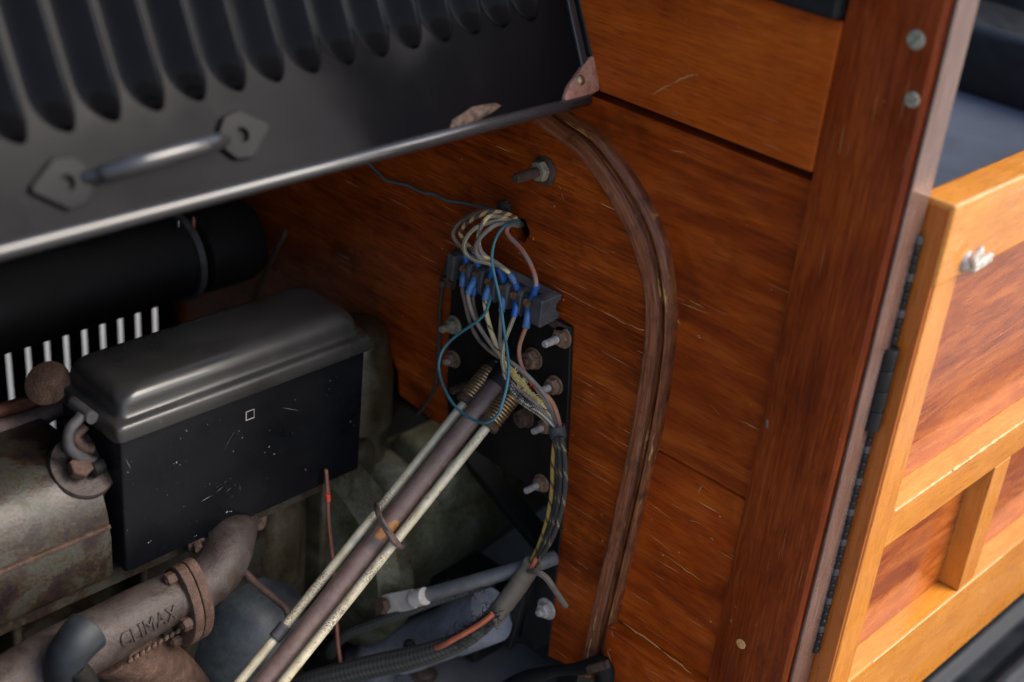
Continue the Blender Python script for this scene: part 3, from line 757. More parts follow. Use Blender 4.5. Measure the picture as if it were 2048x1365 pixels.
# head: rounded shoulder down to a gasket seam
hp = [(.20, .757), (.196, .780), (.185, .794), (.165, .803), (.13, .806), (.108, .803), (.092, .794), (.081, .780), (.0755, .766), (.0735, .757)]
mk('cylinder_head', extr(hp, -1.0, -.342), 'head', eng, 40)
mk('gasket', box((-1.0, .0705, .7535), (-.342, .21, .7567), .0008), 'rust', eng)
bp = [(.21, .60), (.21, .753), (.0735, .753), (.0715, .745), (.0715, .712), (.076, .705), (.094, .700), (.118, .694), (.122, .66), (.118, .62), (.12, .60)]
mk('block_top', extr(bp, -1.0, -.342), 'head', eng, 40)
mk('block', extr([(.33, .36), (.33, .62), (.21, .69), (.205, .7065), (.095, .7065), (.085, .702), (.083, .690), (.112, .680), (.12, .66), (.119, .36)], -1.0, -.13), 'head', eng, 40)
mk('block_face', extr([(.33, .36), (.33, .70), (.145, .70), (.135, .69), (.13, .60), (.13, .36)], -.1295, -.082), 'casting', eng, 40)
# ribs / pads on the block side
for x in (-.30, -.41, -.52):
    mk('block_rib', box((x - .004, .095, .60), (x + .004, .119, .698), .003, 2), 'head', eng, 50)
# rear of the head seen right of the box: rounded dome with a shoulder
c = UY(765, 760, .13)
mk('rear_cover', lathe([(.002, .075), (.012, .074), (.022, .070), (.028, .062), (.032, .045), (.036, .02), (.037, -.03), (.033, -.034), (.033, -.10), (.045, -.12), (.05, -.16), (.05, -.30)], V(c[0] - .012, .155, c[2] - .018), (0, .0, 1), 32), 'casting', eng, 45)
# head bolt with big half washer
hb = UY(150, 935, .095); nrm = unit(V(0, -.62, .78))
hb2 = V(hb[0], .094, .797)
bolt(eng, hb2, nrm, .004, .004, .0092, .009, 0, 'rust', 'rust', .4, 'head_bolt', .004)
mk('bolt_pad', lathe([(.0255, -.012), (.0255, .0015), (.0245, .0030), (.004, .0032)], hb2 + V(.008, .004, 0), nrm, 36), 'manifold', eng, 40)
# blue grey dome low down (oil pump body)
c = UY(505, 1290, .115)
mk('blue_dome', lathe([(.062, -.20), (.062, -.03), (.060, .0), (.054, .022), (.042, .040), (.026, .051), (.008, .055), (.0005, .0553)], V(c[0] + .0, .130, c[2] + .015), unit(V(.1, -.25, 1)), 40), 'bluecast', eng, 60)
c2 = UY(640, 1130, .14)
mk('dark_dome', lathe([(.05, -.25), (.05, -.02), (.046, .006), (.034, .022), (.018, .029), (.0005, .031)], V(c2[0], .165, c2[2] - .02), unit(V(.0, -.2, 1)), 36), paint('dark grey casting', (.035, .036, .045), .5, (.1, .09, .08), .3), eng, 60)
# olive side casting between box and column, with soft ribs
for px, py, w_, h_ in ((560, 1060, .024, .07), (690, 1020, .032, .075)):
    c = UY(px, py, .125)
    mk('water_jacket', box((c[0] - w_, .112, c[2] - h_), (c[0] + w_, .16, c[2] + h_), .018, 4), 'casting', eng, 60)
mk('jacket_web', box((UY(625, 1000, .13)[0] - .006, .108, .50), (UY(625, 1000, .13)[0] + .006, .15, .74), .004, 2), 'casting', eng, 50)

# manifold
man = thing('exhaust_manifold', 'brown cast exhaust manifold pipe with raised lettering CLIMAX and a bolted flange', 'manifold', UY(290, 1225, .05))
cl = [UY(-150, 1470, .052), UY(0, 1385, .050), UY(110, 1320, .048), UY(205, 1272, .046), UY(285, 1226, .045), UY(362, 1186, .045)]
mk_r = lambda s_: .0235 - .0045 * max(0, (s_ - .55) / .45) ** 1.5
tube('pipe', cl, mk_r, 'manifold', man, 28, 10)
PA = catmull(cl, 10)
d_ = unit(cl[-1] - cl[-2])
fc = UY(374, 1196, .045)
el_ = [UY(366, 1190, .045), UY(400, 1172, .045), UY(432, 1145, .047), UY(452, 1108, .055), UY(462, 1070, .072), UY(466, 1035, .105)]
tube('elbow', el_, lambda s_: .0195 + .002 * s_, 'manifold', man, 26, 8)
e_ = UY(402, 1288, .045) - UY(350, 1120, .045); e_ = unit(e_ - d_ * np.dot(e_, d_)); f_ = np.cross(d_, e_)
if f_[1] > 0: f_ = -f_
fcen = UY(376, 1205, .042)
for s_ in (-1, 1):
    c = fcen + d_ * s_ * .0046
    pol = []
    for k in range(28):
        t_ = 2 * math.pi * k / 28; ce, se = math.cos(t_), math.sin(t_)
        ex = .039 * (abs(ce) ** 1.15) * np.sign(ce); wx = .0235 * (abs(se) ** 1.15) * np.sign(se)
        pol.append(c + e_ * ex + f_ * wx - d_ * .0042)
    mk('flange', prism(pol, d_ * .0084, .0012, 2), 'rust', man, 40)
for q_ in (-.031, .002, .031):
    w_ = .0 if abs(q_) > .01 else .0215
    b = fcen + e_ * q_ + f_ * (w_ - .004 * (w_ > 0)) - d_ * .0088
    bolt(man, b, -d_, .0032, .010, .0058, .0075, 0, 'rust', 'rust', .2, 'flange_bolt')
# nuts under the box
for px, py, y in ((402, 1098, .066), (524, 1052, .080)):
    p = UY(px, py, y)
    b = bolt(man, p + V(0.003, .014, 0), (-.35, -.9, .1), .004, .018, .0086, .009, .0110, 'rustdark', 'rustdark', .5, 'stud', 0)
# raised lettering on the pipe
cu = bpy.data.curves.new('letters', 'FONT'); cu.body = 'CLIMAX'; cu.size = .0155; cu.extrude = .0011; cu.space_character = 1.12; cu.bevel_depth = .0002
to = bpy.data.objects.new('letters', cu); COL.objects.link(to)
bpy.context.view_layer.update()
tm = bpy.data.meshes.new_from_object(to.evaluated_get(bpy.context.evaluated_depsgraph_get()))
bpy.data.objects.remove(to)
tv = np.array([v.co[:] for v in tm.vertices]); tf = [tuple(p.vertices) for p in tm.polygons]
wt = tv[:, 0].max()
pL = UY(238, 1275, .030); pR = UY(346, 1232, .030)
seg = np.linalg.norm(np.diff(PA, axis=0), axis=1); cum = np.concatenate([[0], np.cumsum(seg)])
def near(q): return cum[np.argmin(np.linalg.norm(PA - q, axis=1))]
sL, sR = near(UY(212, 1268, .046)), near(UY(322, 1210, .045))
nv = []
for x, y, z_ in tv:
    s_ = sL + (sR - sL) * x / wt; i = min(len(PA) - 2, max(0, int(np.searchsorted(cum, s_) - 1)))
    f = (s_ - cum[i]) / seg[i]; c = PA[i] * (1 - f) + PA[i + 1] * f; tdir = unit(PA[min(i + 2, len(PA) - 1)] - PA[max(i - 1, 0)])
    r = mk_r(s_ / cum[-1]); cam_n = unit(CAM - c); nn = unit(cam_n - tdir * np.dot(cam_n, tdir)); bb = np.cross(tdir, nn)
    if bb[2] < 0: bb = -bb
    ang = (y - .0165) / r
    nv.append(c + (r - .0003 + z_ + .0006) * (math.cos(ang) * nn + math.sin(ang) * bb))
mk('lettering', (nv, tf), 'manifold', man)
# lower branch of the manifold, a hose with a blue grey clip at the bottom left
tube('branch', [UY(215, 1285, .06), UY(280, 1320, .062), UY(345, 1370, .07), UY(400, 1450, .08)], .026, 'rust', man, 22, 8)
# casting bead (seam) along the lower branch
for k in range(9):
    q = UY(260 + k * 12, 1322 - k * 7.5, .032)
    mk('seam_bead', lathe([(.0003, -.003), (.0016, -.002), (.0020, 0), (.0016, .002), (.0003, .003)], q, unit(V(.7, 0, .7)), 8), 'rust', man, 60)
sc_ = thing('hose_elbow', 'blue grey hose elbow clipped below the manifold at the lower left', 'hose', UY(140, 1330, .02))
M['bluehose'] = plain('blue grey rubber', (.010, .014, .019), .6, 0, .3, 120, .1)
tube('hose', [UY(175, 1262, .022), UY(150, 1290, .018), UY(128, 1330, .02), UY(125, 1400, .03)], lambda s_: .0165 - .006 * s_, 'bluehose', sc_, 20, 10)
tube('spigot', [UY(150, 1335, .012), UY(172, 1365, .010), UY(190, 1410, .012)], .0085, 'deepblack', sc_, 18, 8)

# ================================================================== black lidded box on the engine
bx = thing('lidded_box', 'black enamelled metal box with a dusty domed lid on the engine', 'box', (-.215, .108, .708))
mk('case', box((-.333, .0685, .708), (-.100, .150, .833), .0028, 3), 'boxbody', bx, 50)
def rrect(x0, x1, y0, y1, r, z_, n=7):
    pts = []
    for cx, cy, a0 in ((x1 - r, y1 - r, 0), (x0 + r, y1 - r, 90), (x0 + r, y0 + r, 180), (x1 - r, y0 + r, 270)):
        for k in range(n):
            a = math.radians(a0 + 90 * k / (n - 1)); pts.append(V(cx + r * math.cos(a), cy + r * math.sin(a), z_))
    return pts
rings = [(-.0005, .8295, .006), (-.001, .8310, .006), (-.0012, .8395, .0065), (-.0002, .8420, .0065), (.002, .8432, .006), (.0045, .8434, .006), (.0065, .8445, .007), (.0075, .8475, .008), (.0080, .8515, .010)]
for a in np.linspace(.0, 1.0, 9)[1:]:
    th = a * math.pi / 2; rings.append((.0080 + .013 * (1 - math.cos(th)), .8515 + .0125 * math.sin(th), .010 + .006 * a))
rings += [(.026, .8644, .015)]
vs = []; n = 28
for ins, z_, r in rings: vs += rrect(-.3375 + ins, -.0965 - ins, .0640 + ins, .1545 - ins, r, z_)
fs = []
for i in range(len(rings) - 1):
    for k in range(n): fs.append((i * n + k, i * n + (k + 1) % n, (i + 1) * n + (k + 1) % n, (i + 1) * n + k))
fs.append(tuple((len(rings) - 1) * n + k for k in range(n))); fs.append(tuple(range(n))[::-1])
mk('lid', (vs, fs), 'boxlid', bx, 60)
# small nail-paint square on the front, latch on the left end, wing plate behind
sq = UY(500, 830, .0683)
sqf = bmesh.new()
for dx, dz, lx, lz in ((0, .0038, .0041, .0002), (0, -.0038, .0041, .0003), (-.0038, 0, .0004, .0038), (.0038, 0, .0002, .0038)):
    lo = sq + V(dx - lx, -.0004, dz - lz); hi = sq + V(dx + lx, .0003, dz + lz)
    bm_add(sqf, [V((lo, hi)[i][0], (lo, hi)[j][1], (lo, hi)[k][2]) for i in (0, 1) for j in (0, 1) for k in (0, 1)], BOXF)
mk('square_mark', sqf, 'zinc', bx)
XL = -.3385
lat = tube('latch_barrel', [V(XL - .004, .088, .842), V(XL - .004, .118, .842)], .0048, 'rubber', bx, 14, 6)
tube('latch_spring', [V(XL - .008, .096, .842), V(XL - .020, .094, .834), V(XL - .021, .092, .820), V(XL - .010, .090, .808), V(XL - .002, .090, .802)], .0042, 'rubber', lat, 12, 8)
tube('latch_hook', [V(XL - .004, .100, .830), V(XL - .012, .099, .824), V(XL - .009, .096, .815), V(XL - .002, .094, .812)], .0045, 'rustdark', lat, 12, 8)
mk('latch_pivot', lathe([(.006, 0), (.0065, .001), (.0065, .010), (.004, .012)], V(XL + .001, .088, .800), (-1, -.2, 0), 16), 'deepblack', lat, 40)
mk('catch_eye', lathe([(.0045, 0), (.0048, .001), (.0045, .006), (.002, .008)], V(XL + .001, .092, .772), (-1, -.3, 0), 14), 'rustdark', bx, 40)
wp = UY(118, 745, .165)
mk('side_disc', lathe([(.016, -.0015), (.0175, -.001), (.0175, .001), (.015, .002), (.006, .004)], V(XL - .004, .150, .842), unit(V(-.55, -.35, .75)), 28), 'rust', bx, 40)
# ================================================================== pipes left of the box
pl = thing('copper_pipe', 'copper coloured pipe running in from the left below the louvre slots', 'pipe', UY(0, 850, .19))
tube('pipe', [UY(-120, 850, .185), UY(0, 822, .185), UY(70, 803, .185), UY(125, 787, .18), UY(155, 780, .175)], .0062, 'copperpipe', pl, 14, 8)
tb = tube('rubber_hose', [UY(-120, 885, .175), UY(0, 858, .175), UY(75, 835, .175), UY(130, 808, .172), UY(165, 790, .17)], .0078, 'rubberbrown', None, 14, 8)
tag(tb, 'dull brown rubber hose lying just below the copper pipe', 'hose')
st = tube('clip_strap', [UY(75, 800, .17), UY(88, 772, .168), UY(112, 770, .168), UY(128, 795, .17)], .004, 'rubberbrown', pl, 10, 8)

# ================================================================== long black cylinder and strap behind the box
tk = thing('black_cylinder', 'long black cylinder with a clamp strap behind the lidded box', 'tank', (-.2, .33, .70))
ax0 = UY(-200, 640, .33); ax1 = UY(455, 525, .33); zc = ax1[2] + .022; r_t = .040
mk('shell', lathe([(r_t, -1.0), (r_t, -.055), (r_t * 1.02, -.052)], V(ax1[0], .33, zc), (1, 0, 0), 40), 'deepblack', tk, 40)
mk('end_cap', lathe([(r_t * .97, -.045), (r_t * 1.03, -.043), (r_t * 1.03, .012), (r_t * .95, .020), (r_t * .6, .026), (.001, .028)], V(ax1[0], .33, zc), (1, 0, 0), 40), 'deepblack', tk, 40)
mk('clamp_strap', lathe([(r_t * 1.01, -.061), (r_t * 1.10, -.0605), (r_t * 1.10, -.0535), (r_t * 1.01, -.053)], V(ax1[0], .33, zc), (1, 0, 0), 40, False), 'rubber', tk, 40)
sr = tube('stay_rod', [UX(572, 462, -.03), UX(540, 525, -.03), UX(512, 588, -.03), UX(490, 640, -.03)], .0026, 'rustdark', None, 10, 4)
tag(sr, 'thin dark diagonal stay rod beside the black cylinder', 'rod')
dc = thing('drip_contacts', 'two tiny bright fittings just under the bonnet edge', 'fitting', UY(375, 440, .25))
mk('contact', lathe([(.002, -.006), (.0022, 0), (.001, .004)], UY(387, 442, .25), (0, 0, 1), 10), 'copperpipe', dc, 40)
mk('contact', lathe([(.0012, -.004), (.0014, 0), (.0006, .002)], UY(357, 446, .25), (0, 0, 1), 10), 'steel', dc, 40)

# ================================================================== black steel plate with its bolts
plt = thing('steel_plate', 'black steel plate bolted to the bulkhead behind the wires', 'plate', UX(1020, 800))
pp = [(905, 512), (1050, 600), (1141, 656), (1137, 780), (1131, 905), (1127, 940), (1118, 1014), (1040, 962), (955, 905), (898, 866), (893, 790), (897, 680)]
mk('plate_sheet', prism([UX(*p, -.0045) for p in pp], (.0045, 0, 0), .0006, 1), 'plate', plt)
mk('folded_tab', prism([UX(*p, -.0062) for p in [(1080, 632), (1108, 640), (1138, 657), (1118, 664), (1098, 652)]], (.0015, 0, 0), .0004, 1), 'rustdark', plt)
for px, py, kw in ((1126, 674, dict(L=.0225, r=.0032, nut=.0068, wash=.0098, ph=.1)),
                   (1068, 717, dict(L=.013, r=.004, nut=.0085, nh=.0075, wash=.0098, ph=.5, ms='rust')),
                   (1111, 770, dict(L=.0195, r=.0031, nut=.0072, nh=.0065, wash=.0085, ph=.2)),
                   (1052, 833, dict(L=.011, r=.004, nut=.0085, nh=.0075, wash=.010, ph=.8, ms='rustdark', mn='rust')),
                   (1096, 850, dict(L=.0185, r=.0029, nut=.0065, nh=.006, wash=.0078, ph=.35)),
                   (1084, 966, dict(L=.0205, r=.0029, nut=.0062, nh=.005, wash=.0085, ph=.6)),
                   (909, 650, dict(L=.0165, r=.0034, nut=.0068, nh=.006, wash=.0088, ph=.1, ms='nutpale', mn='nutpale')),
                   (908, 718, dict(L=.0115, r=.003, nut=.0062, nh=.005, wash=.0082, ph=.4, ms='nutpale', mn='nutrust')),
                   (945, 765, dict(L=.026, r=.0034, nut=0, wash=0, ms='rustdark')),
                   (900, 562, dict(L=.012, r=.0034, nut=.0066, wash=.008, ms='rustdark', mn='rustdark'))):
    bolt(plt, UX(px, py, -.0045), **kw)
ang = thing('angle_bracket', 'narrow black angle bracket beside the lower bulkhead edge with a pale bolt', 'bracket', UX(1080, 1280))
mk('vertical_web', prism([UX(*p, -.002) for p in [(1126, 1020), (1119, 1090), (1098, 1285), (1068, 1300), (1060, 1240), (1075, 1110)]], (.002, 0, 0), .0005, 1), 'blackmetal', ang)
mk('stay', obox(UX(1040, 1215, -.012), (UX(1068, 1130, -.012) - UX(1022, 1290, -.012)) / 2, (.004, 0, 0), V(0, .004, .001), .001), 'blackmetal', ang)
bolt(ang, UX(1094, 1217, -.002), (-1, 0, 0), .0036, .012, .0072, .006, .0105, 'zinc', 'zinc', .3)
# long stud on the bulkhead
sd = thing('bulkhead_stud', 'long threaded stud with a pale nut high on the bulkhead', 'stud', UX(1088, 340))
v, f = lathe(thread(.0042, -.004, .034, .0014), UX(1090, 340), (-1, 0, 0), 16); mk('stud', (v, f), 'rust', sd, 40)
mk('nut', hexa(.0088, .003, .0095, UX(1090, 340), (-1, 0, 0), .3), 'nutpale', sd)
mk('washer', lathe([(.0115, 0), (.012, .0006), (.012, .0018), (.011, .0025)], UX(1091, 342), (-1, 0, 0), 24), 'rustdark', sd, 40)

# ================================================================== steering column and its two control rods
col = thing('steering_column', 'brown steering column tube slanting down from the black plate', 'column', (-.02, -.012, .5))
c0, c1 = UY(993, 772, -.012), UY(530, 1365, -.012); cdir = unit(c1 - c0); ce = c0 + cdir * .75
tube('column_tube', [c0 - cdir * .02, c0 + cdir * .001, ce], .0090, 'tube', col, 28, 30)
mk('collar', lathe([(.0115, -.03), (.0115, -.004), (.0105, .0)], c0, cdir, 28), 'plate', col, 40)
mk('plate_boss', lathe([(.026, -.001), (.026, .0015), (.024, .003), (.014, .0045)], UX(1000, 735, -.0045), V(-1, 0, 0), 32), 'plate', col, 40)
def rod(label, pa, pb, y, sp0, sp1, L=.75):
    a, b = UY(*pa, y), UY(*pb, y); d = unit(b - a); e = a + d * L
    t = thing('control_rod', label, 'rod', e, 'cream control rods beside the steering column')
    r = tube('rod', [a - d * .055, a, e], .0041, 'rod', t, 18, 40)
    s0, s1 = UY(*sp0, y), UY(*sp1, y); s0 = a + d * np.dot(s0 - a, d); s1 = a + d * np.dot(s1 - a, d)
    ax, u, w = frame(d); n = 11; pts = []
    for k in range(n * 14 + 1):
        q = k / (n * 14); tt = 2 * math.pi * n * q
        pts.append(s0 + (s1 - s0) * q + .0078 * (math.cos(tt) * u + math.sin(tt) * w))
    tube('spring', pts, .00135, 'spring', t, 8, raw=True)
    mk('spring_collar', lathe([(.0088, -.001), (.0094, .0), (.0094, .0045), (.0085, .0055)], s1, d, 22), 'rust', t, 40)
    mk('spring_seat', lathe([(.0085, -.006), (.0095, -.003), (.0095, .0)], s0, d, 22), 'plate', t, 40)
    return t, a, d
rA, aA, dA = rod('cream speckled control rod left of the steering column, with a black sleeve', (943, 790), (600, 1215), .004, (978, 735), (935, 796))
rB, aB, dB = rod('cream rust spotted control rod right of the steering column', (985, 840), (600, 1322), -.028, (1030, 786), (983, 848))
q = UY(563, 1266, .004); q = aA + dA * np.dot(q - aA, dA)
tube('black_sleeve', [q - dA * .007, q, q + dA * .007], .0056, 'rubber', rA, 16, 4)
# rubber tie wound round all three
tie = [UY(752, 1012, .000), UY(757, 1030, -.016), UY(772, 1060, -.026), UY(790, 1086, -.036), UY(803, 1094, -.028), UY(800, 1082, -.008), UY(778, 1050, .004), UY(758, 1018, .010), UY(752, 1012, .001)]
tr = tube('rubber_tie', tie, .0022, 'rubberbrown', None, 10, 10)
tag(tr, 'brown rubber tie looped round the column and both rods', 'tie')
tube('second_turn', [UY(754, 1008, -.002), UY(762, 1034, -.020), UY(779, 1062, -.029), UY(800, 1090, -.036)], .0016, 'rubberbrown', tr, 8, 10)
# amber smear of resin under the tie
ax, u, w = frame(cdir); sq0 = UY(766, 1062, -.012); sq0 = c0 + cdir * np.dot(sq0 - c0, cdir); cn = unit(CAM - sq0); cn = unit(cn - cdir * np.dot(cn, cdir)); cb = np.cross(cdir, cn)
vs = []; fs = []
for i in range(9):
    for k in range(9):
        s_ = (i / 8 - .5); t_ = (k / 8 - .5); env = math.sqrt(max(0, 1 - (2 * s_) ** 2))
        an = t_ * 1.3 * env - .25; vs.append(sq0 + cdir * (s_ * .020 + math.sin(an) * .010) + .00925 * (math.cos(an) * cn + math.sin(an) * cb))
for i in range(8):
    for k in range(8): fs.append((i * 9 + k, i * 9 + k + 1, (i + 1) * 9 + k + 1, (i + 1) * 9 + k))
mk('resin_smear', (vs, fs), 'stain', col, 80)

# ================================================================== terminal block
tbk = thing('terminal_block', 'dusty dark terminal block with slotted screws on the bulkhead', 'terminal block', UX(1010, 620, -.012))
zt0, zt1 = .8835, .9035; XB, XF = -.0045, -.0285
YS = [.0357, .0209, .0061, -.0087, -.0235, -.0383]
mk('base_bar', box((-.0165, -.049, zt0 + .001), (XB, .052, zt1), .0008), 'bakelite', tbk)
# right end block with a concave groove down its back
pol = [V(XF, 0, zt1), V(XB, 0, zt1)]
for k in range(7):
    t_ = math.pi * k / 6; pol.append(V(XB - .0055 * math.sin(t_), 0, (zt0 + zt1) / 2 + .0058 * math.cos(t_)))
pol += [V(XB, 0, zt0 - .0015), V(XF + .001, 0, zt0 - .0035), V(XF, 0, zt0 - .002)]
mk('end_block', prism([p + V(0, -.0565, 0) for p in pol], (0, .0115, 0), .0007, 1), 'bakelite', tbk)
mk('end_block', prism([p + V(0, .0445, 0) for p in pol], (0, .008, 0), .0007, 1), 'bakelite', tbk)
for k in range(5):
    y = (YS[k] + YS[k + 1]) / 2
    pol = [V(-.0166, y - .0024, zt1 - .0005), V(XF + .003, y - .0024, zt1 - .0005), V(XF, y - .0024, zt1 - .004), V(XF, y - .0024, zt0), V(XF + .003, y - .0024, zt0 - .004), V(-.0166, y - .0024, zt0 - .004)]
    mk('barrier', prism(pol, (0, .0048, 0), .0007, 1), 'bakelite', tbk)
for k, y in enumerate(YS):
    mk('contact_strip', box((-.0240, y - .0040, zt0 + .001), (-.0166, y + .0040, zt1 - .003), .0004), 'bakelite', tbk)
    slotscrew(tbk, V(-.0250, y, .8945), (-1, 0, 0), .0041, 'screw', 1.2 + .35 * math.sin(k * 2.1), 'terminal_screw')

# ================================================================== wires
def wire(label, mat, r, pts, sleeve=None, group=None, name='wire', sl_mat='sleeve', seg=9, n=9, slr=1.45, loc=None):
    """pts: (px, py, x) = photo position and how far in front of the bulkhead; sleeve: list of (px,py,x) at the terminal"""
    P = [UX(*p) for p in pts]
    if sleeve:
        t = thing(name, label, 'wire', P[-1] if P[-1][2] < P[0][2] else P[0], group)
        tube('insulation', P, r, mat, t, seg, n)
        for sl_ in sleeve:
            S = [UX(*p) for p in sl_[0]]
            tube('sleeve', S, sl_[1] if len(sl_) > 1 else r * slr, sl_[2] if len(sl_) > 2 else sl_mat, t, 12, 6)
        return t
    o = tube(name, P, r, mat, None, seg, n); tag(o, label, 'wire', group); return o
R1 = .00165
# upper run: hole -> terminals
wire('black wire with tan tracer arching from the hole to a terminal', 'w_blacktan', .0019,
     [(1043, 446, .010), (1030, 436, -.006), (1012, 428, -.018), (985, 424, -.030), (955, 433, -.038), (931, 449, -.040), (921, 463, -.039), (924, 476, -.036), (936, 491, -.033), (947, 503, -.031), (954, 517, -.028), (957, 527, -.025)],
     [([(945, 507, -.0315), (951, 517, -.029), (957, 531, -.025)], .0027)])
wire('outermost grey wire loop, leftmost of the loops from the hole', 'w_brown', .0018,
     [(1040, 445, .010), (1020, 434, -.004), (990, 423, -.018), (960, 424, -.026), (930, 437, -.030), (912, 453, -.031), (906, 467, -.030), (910, 480, -.028), (922, 493, -.026), (930, 506, -.025), (932, 518, -.024), (931, 530, -.022)],
     [([(929, 508, -.025), (932, 517, -.024), (933, 525, -.0235)], .0027)])
wire('cream and grey braided wire in a wide loop below the hole', 'w_creamgrey', .0019,
     [(1042, 450, .010), (1025, 444, -.010), (1005, 441, -.024), (980, 445, -.034), (955, 454, -.042), (938, 468, -.044), (929, 486, -.044), (930, 502, -.042), (939, 514, -.040), (953, 521, -.038), (970, 525, -.036), (983, 530, -.033), (985, 542, -.028), (982, 556, -.024)],
     [([(984, 534, -.031), (984, 545, -.027), (982, 555, -.024)], .0026)])
wire('grey wire with yellow tracer swinging down to a banded blue sleeve', 'w_greyyellow', .0020,
     [(1041, 448, .012), (1022, 441, -.010), (1000, 434, -.026), (982, 433, -.036), (970, 440, -.040), (962, 455, -.041), (957, 475, -.040), (958, 492, -.038), (964, 506, -.036), (976, 517, -.034), (992, 526, -.033), (1006, 536, -.032), (1016, 545, -.031), (1024, 555, -.029), (1030, 567, -.026), (1033, 577, -.023)],
     [([(1018, 547, -.031), (1024, 555, -.029), (1028, 562, -.0275)], .0027, 'sleevedusty'), ([(1030, 567, -.0265), (1033, 572, -.025), (1035, 579, -.0235)], .0027)])
wire('plain grey wire looping inside the others from the hole', 'w_grey', .0020,
     [(1042, 453, .012), (1026, 450, -.010), (1008, 447, -.024), (992, 450, -.034), (977, 460, -.040), (963, 473, -.043), (953, 488, -.043), (952, 502, -.041), (958, 514, -.038), (970, 521, -.035), (985, 525, -.033), (997, 533, -.030), (1003, 546, -.027), (1007, 560, -.024)],
     [([(997, 535, -.0305), (1003, 546, -.0275), (1008, 563, -.023)], .0029)])
wire('pinkish wire with red tracer reaching the rightmost terminal', 'w_pink', .0019,
     [(1046, 450, .014), (1036, 449, .002), (1024, 450, -.010), (1015, 456, -.015), (1014, 465, -.017), (1020, 475, -.018), (1032, 487, -.019), (1045, 502, -.021), (1057, 521, -.023), (1066, 540, -.025), (1071, 557, -.026), (1072, 570, -.026), (1068, 585, -.024), (1062, 600, -.022)],
     [([(1073, 572, -.026), (1069, 584, -.0245), (1063, 600, -.022)], .0028)])
# teal wires
wire('long teal wire hanging in a big loop in front of the plate and rods', 'teal', .00125,
     [(1046, 444, .014), (1038, 442, .0), (1025, 444, -.014), (1008, 454, -.030), (995, 471, -.040), (987, 492, -.045), (984, 514, -.047), (986, 536, -.047), (991, 560, -.047), (997, 585, -.047), (1002, 612, -.047), (1006, 645, -.048), (1011, 680, -.052), (1016, 715, -.058), (1017, 745, -.064), (1013, 775, -.070), (1006, 803, -.074), (998, 826, -.077), (985, 840, -.079), (968, 846, -.080), (946, 840, -.079), (922, 824, -.076), (902, 802, -.072), (888, 776, -.066), (879, 748, -.060), (878, 725, -.056), (884, 704, -.052), (896, 687, -.048), (915, 670, -.044), (938, 654, -.041), (958, 640, -.038), (971, 625, -.035), (978, 608, -.032), (981, 592, -.028), (981, 578, -.024)])
wire('thin teal wire running up along the bulkhead from the hole to the bonnet edge', 'teal', .0010,
     [(1044, 443, .012), (1034, 437, -.002), (1015, 428, -.006), (985, 419, -.006), (955, 412, -.005), (925, 406, -.004), (898, 402, -.004), (880, 395, -.004), (868, 389, -.004), (850, 386, -.004), (832, 380, -.004), (815, 371, -.004), (797, 367, -.004), (778, 363, -.004), (765, 355, -.004), (752, 342, -.004), (735, 325, -.004), (715, 300, -.004)])
# lower run: terminals -> clamp ring -> loom
CL = [(1112, 848, -.022), (1116, 862, -.024)]
def tail(i):
    """after the ring each wire follows the bundle down, slightly apart"""
    off = [(-7, 0), (-4, .004), (0, -.003), (3, .003), (6, 0), (8, -.002), (1, .006)][i % 7]
    base = [(1116, 872, -.024), (1120, 910, -.026), (1121, 950, -.028), (1118, 990, -.030), (1110, 1030, -.032), (1097, 1068, -.034), (1080, 1103, -.036), (1062, 1132, -.038), (1050, 1150, -.040)]
    return [(x + off[0] * (1 - .35 * k / 8), y + off[0] * .25 * (k / 8), d + off[1]) for k, (x, y, d) in enumerate(base)]
wire('brown grey wire from the leftmost lower terminal into the bundle', 'w_brown', .0018,
     [(930, 540, -.022), (926, 560, -.028), (925, 580, -.030), (930, 604, -.031), (936, 630, -.032), (944, 655, -.033), (956, 677, -.034), (972, 695, -.036), (990, 709, -.037), (1010, 721, -.037), (1035, 737, -.036), (1060, 762, -.034), (1085, 795, -.031), (1103, 825, -.027), (1111, 850, -.024)] + tail(0),
     [([(929, 544, -.024), (926, 558, -.028), (925, 574, -.030)], .0030, 'sleevedusty')])
wire('pale brown wire from the second lower terminal, under a slanting sleeve', 'w_grey', .0018,
     [(953, 552, -.022), (944, 570, -.030), (936, 586, -.034), (938, 604, -.035), (945, 628, -.035), (957, 652, -.036), (970, 672, -.037), (983, 690, -.038), (997, 707, -.038), (1017, 722, -.038), (1043, 741, -.037), (1072, 769, -.034), (1095, 798, -.030), (1108, 828, -.026), (1114, 850, -.024)] + tail(1),
     [([(950, 556, -.025), (943, 571, -.031), (936, 587, -.034)], .0031, 'sleevedusty')])
wire('dark wire hidden behind the slanting sleeve at the second terminal', 'w_brown', .0016,
     [(953, 556, -.020), (950, 575, -.026), (946, 592, -.028), (948, 615, -.029), (955, 640, -.030), (968, 668, -.031), (985, 693, -.033), (1005, 716, -.034), (1030, 745, -.033), (1060, 780, -.031), (1090, 815, -.027), (1108, 850, -.022)],
     [([(951, 568, -.024), (949, 580, -.027), (946, 591, -.028)], .0027)])
wire('cream cotton wire with dark flecks below the third terminal', 'w_cream', .0021,
     [(978, 570, -.024), (973, 586, -.030), (970, 602, -.032), (972, 622, -.033), (977, 645, -.034), (984, 668, -.035), (993, 691, -.037), (1003, 713, -.039), (1015, 735, -.040), (1032, 758, -.039), (1052, 780, -.036), (1074, 800, -.033), (1094, 822, -.029), (1108, 850, -.025)] + tail(2),
     [([(977, 576, -.027), (973, 587, -.030), (970, 601, -.032)], .0030, 'sleevedusty')])
